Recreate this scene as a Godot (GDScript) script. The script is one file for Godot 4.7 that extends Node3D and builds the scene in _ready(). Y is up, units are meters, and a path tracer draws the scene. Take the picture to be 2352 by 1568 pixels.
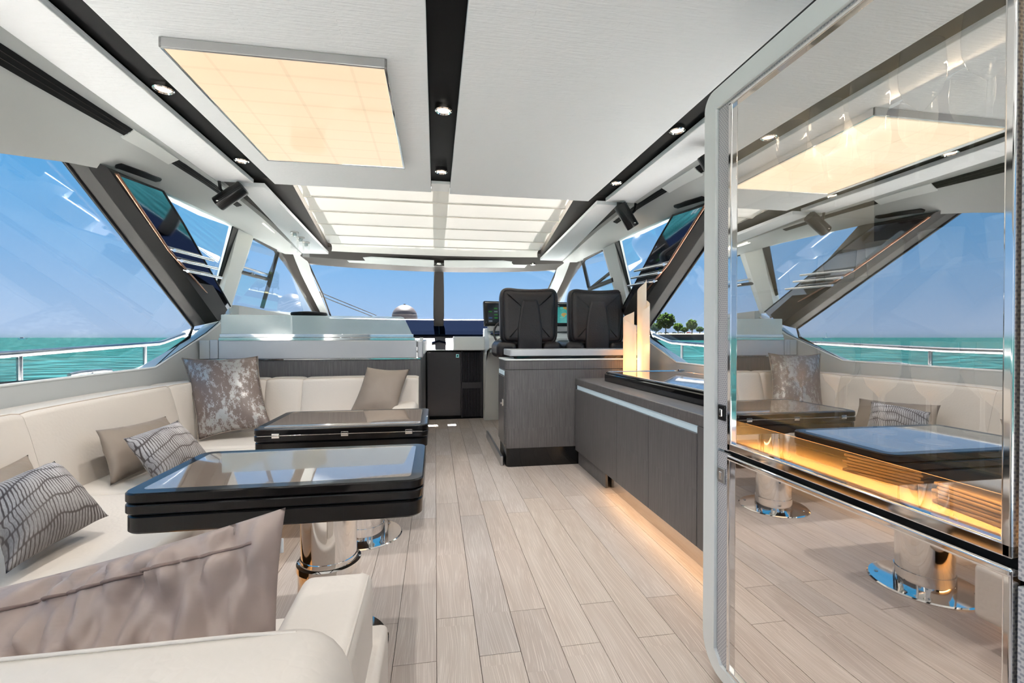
extends Node3D
# Saloon of a motor yacht looking towards the bow. x = starboard, y = up, -z = bow; metres.

const CX := 0.04            # centre line of the boat
var M := {}                 # materials by name
var used := {}              # names taken at top level
var quick_boxes := {}

# ---------------------------------------------------------------- mesh helpers
class B:
	var v := PackedVector3Array()
	var n := PackedVector3Array()
	var uv := PackedVector2Array()
	var g := PackedInt32Array()
	var cur := 0
	func t(a: Vector3, b: Vector3, c: Vector3) -> void:
		v.append(a); v.append(b); v.append(c)
		g.append(cur); g.append(cur); g.append(cur)
	func q(a: Vector3, b: Vector3, c: Vector3, d: Vector3) -> void:
		t(a, b, c); t(a, c, d)
	func tu(a: Vector3, b: Vector3, c: Vector3, ua: Vector2, ub: Vector2, uc: Vector2) -> void:
		t(a, b, c)
		uv.append(ua); uv.append(ub); uv.append(uc)
	func qu(a: Vector3, b: Vector3, c: Vector3, d: Vector3, ua: Vector2, ub: Vector2, uc: Vector2, ud: Vector2) -> void:
		tu(a, b, c, ua, ub, uc); tu(a, c, d, ua, uc, ud)
	func tn(a: Vector3, b: Vector3, c: Vector3, na: Vector3, nb: Vector3, nc: Vector3) -> void:
		t(a, b, c)
		n.append(na); n.append(nb); n.append(nc)

func fin(b: B, closed := true) -> ArrayMesh:
	var flip := false
	if closed:
		var o := b.v[0]
		var vol := 0.0
		for i in range(0, b.v.size(), 3):
			vol += (b.v[i] - o).dot((b.v[i + 1] - o).cross(b.v[i + 2] - o))
		flip = vol > 0.0
	var st := SurfaceTool.new()
	st.begin(Mesh.PRIMITIVE_TRIANGLES)
	var has_n := b.n.size() == b.v.size()
	var has_uv := b.uv.size() == b.v.size()
	for i in range(0, b.v.size(), 3):
		for k in 3:
			var j: int = i + ([0, 2, 1][k] if flip else k)
			if has_uv:
				st.set_uv(b.uv[j])
			if has_n:
				st.set_normal(b.n[j])
			else:
				st.set_smooth_group(b.g[j])
			st.add_vertex(b.v[j])
	if not has_n:
		st.generate_normals()
	return st.commit()

func axis_list(h: float, r: float, seg: int) -> PackedFloat32Array:
	var a := PackedFloat32Array()
	for i in seg + 1:
		a.append(-h + r * (1.0 - cos(PI / 2 * i / seg)) if seg > 1 else -h + r * i)
	for i in seg + 1:
		a.append(-a[seg - i])
	return a

# a box with rounded edges, centred
func rbox(s: Vector3, r := 0.004, seg := 1) -> ArrayMesh:
	r = min(r, min(s.x, min(s.y, s.z)) * 0.49)
	var h := s / 2
	var inn := h - Vector3(r, r, r)
	var b := B.new()
	var ax := [axis_list(h.x, r, seg), axis_list(h.y, r, seg), axis_list(h.z, r, seg)]
	for f in 3:
		var u := (f + 1) % 3
		var w := (f + 2) % 3
		for sg in [-1.0, 1.0]:
			for i in ax[u].size() - 1:
				for j in ax[w].size() - 1:
					var ps := []
					var ns := []
					for c in [[0, 0], [1, 0], [1, 1], [0, 1]]:
						var p := Vector3.ZERO
						p[f] = sg * h[f]
						p[u] = ax[u][i + c[0]]
						p[w] = ax[w][j + c[1]]
						var q := p.clamp(-inn, inn)
						var nn := (p - q).normalized()
						ps.append(q + nn * r)
						ns.append(nn)
					if sg < 0:
						ps.reverse(); ns.reverse()
					b.tn(ps[0], ps[1], ps[2], ns[0], ns[1], ns[2])
					b.tn(ps[0], ps[2], ps[3], ns[0], ns[2], ns[3])
	return fin(b)

# rounded rectangle outline, counter-clockwise, in 2D
func rrect(x0: float, y0: float, x1: float, y1: float, r: float, seg := 6) -> PackedVector2Array:
	var p := PackedVector2Array()
	for c in [[x1 - r, y1 - r, 0.0], [x0 + r, y1 - r, 1.0], [x0 + r, y0 + r, 2.0], [x1 - r, y0 + r, 3.0]]:
		for i in seg + 1:
			var a: float = (c[2] + float(i) / seg) * PI / 2
			p.append(Vector2(c[0] + r * cos(a), c[1] + r * sin(a)))
	return p

func inset(poly: PackedVector2Array, d: float) -> PackedVector2Array:
	var out := PackedVector2Array()
	var m := poly.size()
	var area := 0.0
	for i in m:
		area += poly[i].cross(poly[(i + 1) % m])
	var sgn := 1.0 if area > 0 else -1.0
	for i in m:
		var a := poly[(i + m - 1) % m]
		var p := poly[i]
		var c := poly[(i + 1) % m]
		var e1 := (p - a).normalized()
		var e2 := (c - p).normalized()
		var n1 := Vector2(-e1.y, e1.x) * sgn
		var n2 := Vector2(-e2.y, e2.x) * sgn
		var bi := (n1 + n2).normalized()
		out.append(p + bi * d / max(0.3, bi.dot(n1)))
	return out

# polygon (x, y) pushed along z from z0 to z1, edges chamfered by bev, sides smooth where they bend softly
func extrude(poly: PackedVector2Array, z0: float, z1: float, bev := 0.003) -> ArrayMesh:
	var b := B.new()
	var ins := inset(poly, bev)
	var tri := Geometry2D.triangulate_polygon(ins)
	b.cur = 1
	for i in range(0, tri.size(), 3):
		var a := ins[tri[i]]
		var c := ins[tri[i + 1]]
		var d := ins[tri[i + 2]]
		var up := (c - a).cross(d - a) > 0
		if not up:
			var w := c
			c = d
			d = w
		b.t(Vector3(a.x, a.y, z1), Vector3(c.x, c.y, z1), Vector3(d.x, d.y, z1))
		b.t(Vector3(a.x, a.y, z0), Vector3(d.x, d.y, z0), Vector3(c.x, c.y, z0))
	var m := poly.size()
	var area := 0.0
	for i in m:
		area += poly[i].cross(poly[(i + 1) % m])
	var grp := 10
	for i in m:
		var j := (i + 1) % m
		if area < 0:
			var w := i
			i = j
			j = w
		var e := (poly[(i + 1) % m] - poly[i]).normalized()
		var rings := [[ins, z0], [poly, z0 + bev], [poly, z1 - bev], [ins, z1]]
		var prev := poly[(i + m - 1) % m]
		if area > 0 and (poly[i] - prev).normalized().dot(e) < 0.8:
			grp += 3
		for k in 3:
			var p0: PackedVector2Array = rings[k][0]
			var p1: PackedVector2Array = rings[k + 1][0]
			b.cur = grp + k if area > 0 else -1
			b.q(Vector3(p0[i].x, p0[i].y, rings[k][1]), Vector3(p0[j].x, p0[j].y, rings[k][1]), Vector3(p1[j].x, p1[j].y, rings[k + 1][1]), Vector3(p1[i].x, p1[i].y, rings[k + 1][1]))
	return fin(b)

# flat polygon in space, pushed along off: a slab with its own thickness
func slab(poly: Array, off: Vector3) -> ArrayMesh:
	var nrm := Vector3.ZERO
	var m := poly.size()
	for i in m:
		nrm += (poly[i] as Vector3).cross(poly[(i + 1) % m])
	nrm = nrm.normalized()
	var ax: Vector3 = (poly[1] - poly[0]).normalized()
	var ay := nrm.cross(ax)
	var p2 := PackedVector2Array()
	for p in poly:
		p2.append(Vector2((p - poly[0]).dot(ax), (p - poly[0]).dot(ay)))
	var tri := Geometry2D.triangulate_polygon(p2)
	var b := B.new()
	b.cur = -1
	for i in range(0, tri.size(), 3):
		var a: Vector3 = poly[tri[i]]
		var c: Vector3 = poly[tri[i + 1]]
		var d: Vector3 = poly[tri[i + 2]]
		if (c - a).cross(d - a).dot(nrm) < 0:
			var w := c
			c = d
			d = w
		b.t(a, c, d)
		b.t(a + off, d + off, c + off)
	for i in m:
		var a: Vector3 = poly[i]
		var c: Vector3 = poly[(i + 1) % m]
		b.q(c, a, a + off, c + off)
	return fin(b)

# skin over rings of points; ring points joined round when closed; flat ends
func loft(rings: Array, caps := true, smooth := true, closed_ring := true) -> ArrayMesh:
	var b := B.new()
	var m: int = rings[0].size()
	for i in rings.size() - 1:
		for j in (m if closed_ring else m - 1):
			var k := (j + 1) % m
			b.cur = 0 if smooth else -1
			b.q(rings[i][j], rings[i][k], rings[i + 1][k], rings[i + 1][j])
	if caps:
		for e in [0, rings.size() - 1]:
			var c := Vector3.ZERO
			for p in rings[e]:
				c += p
			c /= m
			b.cur = 5 + e
			for j in m:
				if e == 0:
					b.t(c, rings[e][(j + 1) % m], rings[e][j])
				else:
					b.t(c, rings[e][j], rings[e][(j + 1) % m])
	return fin(b, closed_ring)

# like loft, but the skin is smooth along the run only: each strip has its own group
func loft_strips(rings: Array, caps := true) -> ArrayMesh:
	var b := B.new()
	var m: int = rings[0].size()
	for i in rings.size() - 1:
		for j in m:
			b.cur = 20 + j
			b.q(rings[i][j], rings[i][(j + 1) % m], rings[i + 1][(j + 1) % m], rings[i + 1][j])
	if caps:
		for e in [0, rings.size() - 1]:
			var c := Vector3.ZERO
			for p in rings[e]:
				c += p
			c /= m
			b.cur = -1
			for j in m:
				if e == 0:
					b.t(c, rings[e][(j + 1) % m], rings[e][j])
				else:
					b.t(c, rings[e][j], rings[e][(j + 1) % m])
	return fin(b)

func tube(path: Array, r: float, seg := 10) -> ArrayMesh:
	var rings := []
	var side := Vector3.ZERO
	for i in path.size():
		var d: Vector3 = (path[min(i + 1, path.size() - 1)] - path[max(i - 1, 0)]).normalized()
		if side == Vector3.ZERO:
			side = d.cross(Vector3.UP if absf(d.y) < 0.9 else Vector3.RIGHT).normalized()
		else:
			side = (side - d * side.dot(d)).normalized()
		var up := d.cross(side)
		var ring := PackedVector3Array()
		for k in seg:
			var a := TAU * k / seg
			ring.append(path[i] + (side * cos(a) + up * sin(a)) * r)
		rings.append(ring)
	return loft(rings)

# profile of (radius, height) turned round the y axis; corners sharper than 35 degrees stay sharp
func lathe(prof: Array, seg := 32, sx := 1.0, sz := 1.0, closed := true) -> ArrayMesh:
	var b := B.new()
	var grp := 0
	for i in prof.size() - 1:
		if i > 0:
			var d0: Vector2 = (prof[i] - prof[i - 1]).normalized()
			var d1: Vector2 = (prof[i + 1] - prof[i]).normalized()
			if d0.dot(d1) < 0.82:
				grp += 1
		b.cur = grp
		for k in seg:
			var a0 := TAU * k / seg
			var a1 := TAU * (k + 1) / seg
			var p: Vector2 = prof[i]
			var q: Vector2 = prof[i + 1]
			var A := Vector3(p.x * cos(a0) * sx, p.y, p.x * sin(a0) * sz)
			var C := Vector3(p.x * cos(a1) * sx, p.y, p.x * sin(a1) * sz)
			var D := Vector3(q.x * cos(a1) * sx, q.y, q.x * sin(a1) * sz)
			var E := Vector3(q.x * cos(a0) * sx, q.y, q.x * sin(a0) * sz)
			if p.x < 1e-5:
				b.t(A, D, E)
			elif q.x < 1e-5:
				b.t(A, C, D)
			else:
				b.q(A, C, D, E)
	return fin(b, closed)

# ---------------------------------------------------------------- scene helpers
func numbered(called: String) -> String:
	if not used.has(called):
		used[called] = 0
		return called
	used[called] += 1
	return "%s_%03d" % [called, used[called]]

func obj(called: String, mesh: Mesh, m: Material, parent: Node = null, at := Vector3.ZERO, rot := Vector3.ZERO) -> MeshInstance3D:
	var o := MeshInstance3D.new()
	o.mesh = mesh
	o.material_override = m
	o.position = at
	o.rotation_degrees = rot
	if parent == null:
		o.name = numbered(called)
		add_child(o, true)
	else:
		o.name = called
		parent.add_child(o, true)
	return o

func box(called: String, a: Vector3, c: Vector3, m: Material, parent: Node = null, r := 0.004, seg := 1) -> MeshInstance3D:
	var s := (c - a).abs()
	var key := "%.4f %.4f %.4f %.4f %d" % [s.x, s.y, s.z, r, seg]
	if not quick_boxes.has(key):
		quick_boxes[key] = rbox(s, r, seg)
	return obj(called, quick_boxes[key], m, parent, (a + c) / 2)

func tag(o: Node, label: String, category: String, group := "", kind := "") -> void:
	o.set_meta("label", label)
	o.set_meta("category", category)
	if group:
		o.set_meta("group", group)
	if kind:
		o.set_meta("kind", kind)

func thing(called: String, label: String, category: String, at := Vector3.ZERO, turn := 0.0, group := "") -> Node3D:
	var o := Node3D.new()
	o.name = numbered(called)
	add_child(o, true)
	o.position = at
	o.rotation_degrees.y = turn
	tag(o, label, category, group)
	return o

func struct(called: String, label := "", category := "") -> Node3D:
	var o := Node3D.new()
	o.name = numbered(called)
	add_child(o, true)
	o.set_meta("kind", "structure")
	if label:
		o.set_meta("label", label)
		o.set_meta("category", category)
	return o

func V(x: float, y: float, z: float) -> Vector3:
	return Vector3(x, y, z)

# mirror a point given for the port side to side s (-1 port, 1 starboard)
func sd(p: Vector3, s: int) -> Vector3:
	return p if s < 0 else Vector3(2 * CX - p.x, p.y, p.z)

func sds(a: Array, s: int) -> Array:
	var o := []
	for p in a:
		o.append(sd(p, s))
	return o

# ---------------------------------------------------------------- textures and materials
func tex(w: int, h: int, f: Callable) -> ImageTexture:
	var im := Image.create(w, h, false, Image.FORMAT_RGB8)
	for y in h:
		for x in w:
			im.set_pixel(x, y, f.call(float(x) / w, float(y) / h))
	return ImageTexture.create_from_image(im)

func noise(freq: float, sd_: int, type := FastNoiseLite.TYPE_SIMPLEX_SMOOTH, oct := 3) -> FastNoiseLite:
	var n := FastNoiseLite.new()
	n.seed = sd_
	n.frequency = freq
	n.noise_type = type
	n.fractal_octaves = oct
	return n

func mat(called: String, c: Color, rough := 0.5, metal := 0.0, spec := 0.5) -> StandardMaterial3D:
	var m := StandardMaterial3D.new()
	m.resource_name = called
	m.albedo_color = c
	m.roughness = rough
	m.metallic = metal
	m.metallic_specular = spec
	M[called] = m
	return m

func tri(m: StandardMaterial3D, t: Texture2D, scale: Vector3, world := false) -> void:
	m.albedo_texture = t
	m.uv1_triplanar = true
	m.uv1_world_triplanar = world
	m.uv1_scale = scale

func bump(m: StandardMaterial3D, t: Texture2D, cm: float) -> void:
	m.heightmap_enabled = true
	m.heightmap_texture = t
	m.heightmap_scale = cm

func ntex(n: FastNoiseLite, size := 256) -> NoiseTexture2D:
	var t := NoiseTexture2D.new()
	t.width = size
	t.height = size
	t.seamless = true
	t.noise = n
	return t

func c8(r: int, g: int, b: int, a := 1.0) -> Color:
	return Color(r / 255.0, g / 255.0, b / 255.0, a)

func materials() -> void:
	var m: StandardMaterial3D
	var nA := noise(0.02, 3)
	var nB := noise(0.013, 11)
	# whitened oak planks: five cuts of the same veneer
	var oak := tex(512, 1024, func(u: float, v: float) -> Color:
		var x := u * 300.0
		var z := v * 1300.0
		var warp := nB.get_noise_2d(x * 0.25, z * 0.06) * 26.0 + nA.get_noise_2d(x * 0.1, z * 0.02) * 40.0
		var g := nA.get_noise_2d((x + warp) * 12.0, z * 0.13 + warp * 1.5)
		var pore := smoothstep(0.05, 0.5, g)
		var tone := nB.get_noise_2d(x * 0.6 + warp, z * 0.12) * 0.5 + 0.5
		var base := Color(0.70, 0.65, 0.615).lerp(Color(0.765, 0.73, 0.705), tone)
		return base.lerp(Color(0.86, 0.83, 0.805), pore * 0.75))
	var tones := [Color(1, 1, 1), Color(0.97, 0.955, 0.94), Color(1, 0.985, 0.965), Color(0.955, 0.95, 0.945), Color(0.985, 0.965, 0.945)]
	for i in 5:
		m = mat("oak%d" % i, tones[i], 0.42)
		tri(m, oak, V(3.33, 3.33, 0.77))
		m.uv1_offset = V(0.37 * i, 0.2 * i, 0.23 * i)
		m.uv1_triplanar_sharpness = 8.0
	mat("oak_joint", c8(96, 78, 64), 0.8)
	# grey stained straight-grained veneer
	var veneer := tex(512, 512, func(u: float, v: float) -> Color:
		var x := u * 600.0
		var y := v * 600.0
		var g := nA.get_noise_2d(x * 18.0, y * 0.25)
		var g2 := nB.get_noise_2d(x * 3.0, y * 0.12)
		return Color(0.325, 0.322, 0.322).lerp(Color(0.46, 0.455, 0.455), clampf(0.5 + g * 0.55 + g2 * 0.5, 0, 1)))
	m = mat("veneer", Color(0.96, 0.95, 0.945), 0.42)
	tri(m, veneer, V(2.9, 2.2, 2.9))
	m.uv1_triplanar_sharpness = 8.0
	# white woven wall covering of the deckhead panels
	var linen := tex(256, 256, func(u: float, v: float) -> Color:
		var g := nA.get_noise_2d(u * 90.0, v * 1500.0) * 0.5 + nB.get_noise_2d(u * 700.0, v * 900.0) * 0.3
		var k := clampf(0.5 + g, 0.0, 1.0)
		return Color(k, k, k))
	m = mat("linen", c8(244, 246, 248), 0.75, 0.0, 0.35)
	m.uv1_triplanar = true
	m.uv1_world_triplanar = true
	m.uv1_scale = V(3, 3, 3)
	bump(m, linen, 0.14)
	mat("white_paint", c8(240, 240, 238), 0.45)
	m = mat("satin", c8(196, 199, 198), 0.42, 0.1)
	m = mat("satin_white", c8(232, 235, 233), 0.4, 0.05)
	m = mat("silver_paint", c8(196, 197, 200), 0.35, 0.35)
	mat("channel", c8(9, 8, 9), 0.6, 0.0, 0.25)
	mat("dark_frame", c8(48, 45, 43), 0.6, 0.0, 0.3)
	mat("pillar_dark", c8(34, 33, 32), 0.5, 0.0, 0.35)
	mat("pillar_black", c8(8, 8, 8), 0.5, 0.0, 0.3)
	mat("black_matte", c8(8, 8, 9), 0.6, 0.0, 0.3)
	mat("charcoal", c8(46, 44, 48), 0.45)
	mat("black_plastic", c8(14, 14, 16), 0.35, 0.0, 0.4)
	mat("rubber", c8(12, 13, 15), 0.5, 0.0, 0.35)
	m = mat("dark_mirror", Color(0.62, 0.64, 0.68), 0.04, 1.0)
	mat("chrome", Color(0.93, 0.92, 0.91), 0.05, 1.0)
	mat("steel", Color(0.80, 0.79, 0.78), 0.16, 1.0)
	mat("brushed", Color(0.72, 0.72, 0.72), 0.34, 1.0)
	mat("bronze_edge", Color(0.62, 0.45, 0.36), 0.25, 0.8)
	mat("smoked_mirror", Color(0.95, 0.93, 0.915), 0.015, 1.0)
	# the drinks cabinet's glass: half silvered
	var wh := Image.create(4, 4, false, Image.FORMAT_RGB8)
	wh.fill(Color.WHITE)
	m = mat("half_silvered", Color(0.96, 0.965, 0.97, 0.72), 0.01, 1.0)
	m.albedo_texture = ImageTexture.create_from_image(wh)
	m.transparency = BaseMaterial3D.TRANSPARENCY_ALPHA
	m = mat("pane", Color(0.95, 0.98, 1.0, 0.02), 0.01)
	m.transparency = BaseMaterial3D.TRANSPARENCY_ALPHA
	m = mat("drink_glass", Color(0.92, 0.96, 0.98, 0.38), 0.01)
	m.transparency = BaseMaterial3D.TRANSPARENCY_ALPHA
	m = mat("lamp_glass", Color(0.9, 0.95, 0.97, 0.10), 0.01)
	m.transparency = BaseMaterial3D.TRANSPARENCY_ALPHA
	m = mat("green_edge_glass", Color(0.75, 0.9, 0.88, 0.12), 0.02)
	m.transparency = BaseMaterial3D.TRANSPARENCY_ALPHA
	m = mat("frosted", c8(214, 232, 233, 0.42), 0.12)
	m.transparency = BaseMaterial3D.TRANSPARENCY_ALPHA
	# leathers
	var cell := noise(0.035, 5, FastNoiseLite.TYPE_CELLULAR, 1)
	cell.cellular_return_type = FastNoiseLite.RETURN_DISTANCE2_SUB
	var grain := ntex(cell, 256)
	for d in [["cream", c8(216, 207, 197), 0.46], ["taupe", c8(134, 121, 109), 0.5], ["mauve", c8(158, 141, 134), 0.46], ["black_leather", c8(36, 30, 31), 0.38], ["navy_leather", c8(3, 5, 12), 0.85], ["dash_leather", c8(38, 35, 40), 0.7]]:
		m = mat(d[0], d[1], d[2])
		m.uv1_triplanar = true
		m.uv1_scale = V(5, 5, 5)
		bump(m, grain, 0.06)
		if d[0] == "navy_leather":
			m.specular_mode = BaseMaterial3D.SPECULAR_DISABLED
	mat("stitch", c8(196, 180, 163), 0.7)
	mat("hem", c8(228, 222, 212), 0.8)
	mat("stitch_mauve", c8(122, 104, 98), 0.7)
	# distressed metallic velvet
	var nv := noise(0.03, 21, FastNoiseLite.TYPE_SIMPLEX_SMOOTH, 6)
	var foil := func(u: float, v: float) -> float:
		var s := nv.get_noise_2d(u * 90.0, v * 60.0) * 0.9 + nv.get_noise_2d(u * 420.0 + 90.0, v * 300.0) * 0.9 + nA.get_noise_2d(u * 3200.0, v * 1900.0) * 0.55
		return smoothstep(-0.08, 0.34, s) * 0.85
	var velvet := tex(512, 512, func(u: float, v: float) -> Color:
		return Color(0.44, 0.385, 0.36).lerp(Color(0.70, 0.70, 0.69), foil.call(u, v)))
	var foil_m := tex(256, 256, func(u: float, v: float) -> Color:
		var k: float = foil.call(u, v)
		return Color(k, k, k))
	m = mat("velvet", Color.WHITE, 0.42)
	m.albedo_texture = velvet
	m.metallic = 0.65
	m.metallic_texture = foil_m
	m.metallic_texture_channel = BaseMaterial3D.TEXTURE_CHANNEL_RED
	# brush-stroke stripes of the lumbar cushions
	var strokes := tex(512, 512, func(u: float, v: float) -> Color:
		var wob := nB.get_noise_2d(u * 60.0, v * 60.0)
		var row := v * 4.6 + wob * 0.5 + nA.get_noise_2d(u * 60.0, 3.0) * 0.4
		var rf := absf(fposmod(row, 1.0) - 0.5) * 2.0
		var col := u * 30.0 + floorf(row) * 0.37 + nA.get_noise_2d(floor(row) * 37.0, u * 70.0) * 1.5 + nB.get_noise_2d(u * 120.0, v * 160.0) * 0.9
		var cf := absf(fposmod(col, 1.0) - 0.5) * 2.0
		var ink := smoothstep(0.84, 1.0, rf) + smoothstep(0.66, 0.86, cf + rf * rf * 0.22 + nB.get_noise_2d(u * 500.0, v * 200.0) * 0.25)
		var weave := nA.get_noise_2d(u * 4200.0, v * 1300.0) * 0.12
		var light := Color(0.66, 0.64, 0.635) * (1.0 + weave + nB.get_noise_2d(u * 30.0, v * 30.0) * 0.5)
		return light.lerp(Color(0.23, 0.195, 0.18), clampf(ink, 0, 1) * 0.92))
	m = mat("strokes", Color.WHITE, 0.6)
	m.albedo_texture = strokes
	# woven leather strips of the drinks cabinet
	var weave := tex(256, 256, func(u: float, v: float) -> Color:
		var row := floorf(v * 12.0)
		var uu := fposmod(u * 8.0 + row * 0.5, 1.0)
		var vv := fposmod(v * 12.0, 1.0)
		var k := smoothstep(0.12, 0.25, uu) * smoothstep(0.88, 0.75, uu) * smoothstep(0.1, 0.3, vv) * smoothstep(0.9, 0.7, vv)
		k += nA.get_noise_2d(u * 900.0, v * 900.0) * 0.18
		return Color(0.80, 0.79, 0.785).lerp(Color(0.60, 0.595, 0.62), clampf(k, 0, 1)))
	m = mat("woven_leather", Color.WHITE, 0.5)
	tri(m, weave, V(13, 13, 13))
	# table inlay: fine shagreen under lacquer
	var shag := tex(256, 256, func(u: float, v: float) -> Color:
		var k := nA.get_noise_2d(u * 3000.0, v * 3000.0) * 0.5 + nB.get_noise_2d(u * 900.0, v * 900.0) * 0.3
		return Color(0.56, 0.505, 0.455) * (1.0 + k * 0.28))
	m = mat("inlay", Color.WHITE, 0.05, 0.0, 0.95)
	tri(m, shag, V(4, 4, 4))
	m.clearcoat_enabled = true
	m.clearcoat = 1.0
	m.clearcoat_roughness = 0.015
	m = mat("ebony", c8(20, 18, 19), 0.3)
	var eb := tex(256, 256, func(u: float, v: float) -> Color:
		var k := smoothstep(0.35, 0.7, nA.get_noise_2d(u * 4000.0, v * 40.0))
		return Color(0.04, 0.035, 0.037).lerp(Color(0.13, 0.12, 0.115), k * 0.6))
	m.albedo_color = Color.WHITE
	tri(m, eb, V(2, 2, 2))
	m.metallic_specular = 0.3
	m.clearcoat_enabled = true
	m.clearcoat = 0.5
	m.clearcoat_roughness = 0.02
	m = mat("gloss_black", c8(10, 10, 11), 0.06)
	# roman blind
	m = mat("blind", c8(246, 243, 236), 0.8, 0.0, 0.2)
	m.backlight_enabled = true
	m.backlight = Color(0.17, 0.169, 0.166)
	m = mat("acrylic", c8(250, 240, 228), 0.3)
	m.backlight_enabled = true
	m.backlight = Color(1.0, 0.97, 0.92)
	# luminous deckhead panel
	var lum := tex(256, 256, func(u: float, v: float) -> Color:
		var k := 1.0
		var a := absf(fposmod(v * 9.0, 1.0) - 0.5)
		if a > 0.44:
			k *= 0.965
		var c := absf(fposmod(u * 3.0 + 0.5, 1.0) - 0.5)
		if c > 0.475:
			k *= 0.96
		return Color(k, k, k))
	m = mat("light_panel_glow", c8(120, 104, 84), 0.05)
	m.emission_enabled = true
	m.emission = c8(250, 222, 188)
	m.emission_operator = BaseMaterial3D.EMISSION_OP_MULTIPLY
	m.emission_texture = lum
	m.emission_energy_multiplier = 0.56
	for d in [["lamp_glow", c8(255, 222, 178), 2.2], ["led_warm", c8(255, 196, 120), 1.5], ["led_cool", c8(190, 208, 216), 0.15], ["cove_glow", c8(255, 240, 214), 1.6], ["bulb_glow", c8(255, 205, 140), 3.5]]:
		m = mat(d[0], d[1], 0.4)
		m.emission_enabled = true
		m.emission = d[1]
		m.emission_energy_multiplier = d[2]
	# outside
	mat("gelcoat", c8(238, 238, 236), 0.3)
	mat("bounce_deck", c8(206, 206, 204), 0.7)  # deck made near white so it throws sun up to the deckhead
	mat("rail_steel", Color(0.52, 0.52, 0.53), 0.14, 1.0)
	var wave := noise(0.012, 7, FastNoiseLite.TYPE_SIMPLEX_SMOOTH, 4)
	var wt := ntex(wave, 512)
	m = mat("sea", c8(60, 158, 150), 0.6, 0.0, 0.12)
	m.specular_mode = BaseMaterial3D.SPECULAR_DISABLED
	var seac := tex(512, 512, func(u: float, v: float) -> Color:
		var k := nv.get_noise_2d(cos(u * TAU) * 60.0 + cos(v * TAU) * 130.0 + 200.0, sin(u * TAU) * 60.0 + sin(v * TAU) * 130.0)
		return Color(0.012, 0.068, 0.071).lerp(Color(0.058, 0.152, 0.158), clampf(0.4 + k * 1.9, 0, 1)))
	m.albedo_color = Color(0.95, 1, 1)
	tri(m, seac, V(0.022, 0.022, 0.022), true)
	bump(m, wt, 60.0)
	mat("leaf", c8(42, 58, 20), 1.0, 0.0, 0.05)
	mat("leaf_dark", c8(30, 44, 17), 1.0, 0.0, 0.05)
	mat("bark", c8(70, 58, 44), 0.9)
	mat("grass", c8(66, 66, 30), 0.9)
	mat("sea_wall", c8(40, 34, 32), 0.9)
	mat("car_white", c8(130, 130, 130), 0.3)
	mat("car_red", c8(110, 30, 36), 0.3)
	mat("car_dark", c8(40, 44, 56), 0.3)
	mat("napkin", c8(112, 98, 84), 0.85)
	mat("cabinet_inside", c8(226, 200, 156), 0.6)
	mat("cabinet_dark", c8(44, 40, 38), 0.6)
	mat("drum_dark", c8(36, 62, 66), 0.5)
	mat("dome", c8(34, 29, 30), 0.4, 0.2)
	mat("switch_blue", c8(40, 60, 150), 0.4)

func _ready() -> void:
	# camera
	var cam := Camera3D.new()
	cam.name = "camera"
	cam.keep_aspect = Camera3D.KEEP_HEIGHT
	cam.fov = rad_to_deg(2.0 * atan(784.0 / 1045.0))
	cam.near = 0.05
	cam.far = 9000.0
	add_child(cam)
	cam.position = V(0, 1.15, 0)
	cam.rotation = V(-atan(9.0 / 1045.0), -atan(176.0 / 1045.0), 0)
	cam.current = true
	# sky, exposure
	var we := WorldEnvironment.new()
	we.name = "environment"
	var e := Environment.new()
	e.background_mode = Environment.BG_SKY
	var sm := ProceduralSkyMaterial.new()
	sm.sky_top_color = c8(47, 164, 233)
	sm.sky_horizon_color = c8(180, 206, 240)
	sm.sky_curve = 0.12
	sm.ground_horizon_color = c8(120, 170, 180)
	sm.ground_bottom_color = c8(60, 120, 120)
	sm.sun_angle_max = 1.0
	var sky := Sky.new()
	sky.sky_material = sm
	e.sky = sky
	e.tonemap_mode = Environment.TONE_MAPPER_LINEAR
	e.tonemap_exposure = 1.7
	e.background_energy_multiplier = 0.615
	e.sdfgi_enabled = true
	e.ssao_enabled = true
	e.ssil_enabled = true
	we.environment = e
	add_child(we)
	# sun: over the bow, a little to port, high
	var sun := DirectionalLight3D.new()
	sun.name = "sun"
	sun.light_color = c8(255, 250, 243)
	sun.light_energy = 26.0
	sun.light_angular_distance = 0.53
	sun.shadow_enabled = true
	sun.sky_mode = DirectionalLight3D.SKY_MODE_LIGHT_ONLY
	add_child(sun)
	sun.rotation_degrees = V(-69.0, 180.0 + 3.0, 0)

	materials()
	build_floor()
	build_ceiling()
	build_sides()
	build_front()
	build_aft()
	build_outside()
	build_console()
	build_sofa()
	build_tables()
	build_helm()
	build_galley()
	build_bar()
	build_cushions()
	build_ceiling_fittings()

func area_light(called: String, at: Vector3, rot: Vector3, size: Vector2, col: Color, energy: float, parent: Node) -> void:
	var l := AreaLight3D.new()
	l.name = called
	l.light_color = col
	l.light_energy = energy
	l.area_size = size
	l.area_range = 12.0
	l.shadow_enabled = true
	l.position = at
	l.rotation_degrees = rot
	parent.add_child(l, true)

func omni(called: String, at: Vector3, col: Color, energy: float, size: float, parent: Node) -> void:
	var l := OmniLight3D.new()
	l.name = called
	l.light_color = col
	l.light_energy = energy
	l.light_size = size
	l.omni_range = 12.0
	l.omni_attenuation = 2.0
	l.shadow_enabled = true
	l.position = at
	parent.add_child(l, true)

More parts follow.
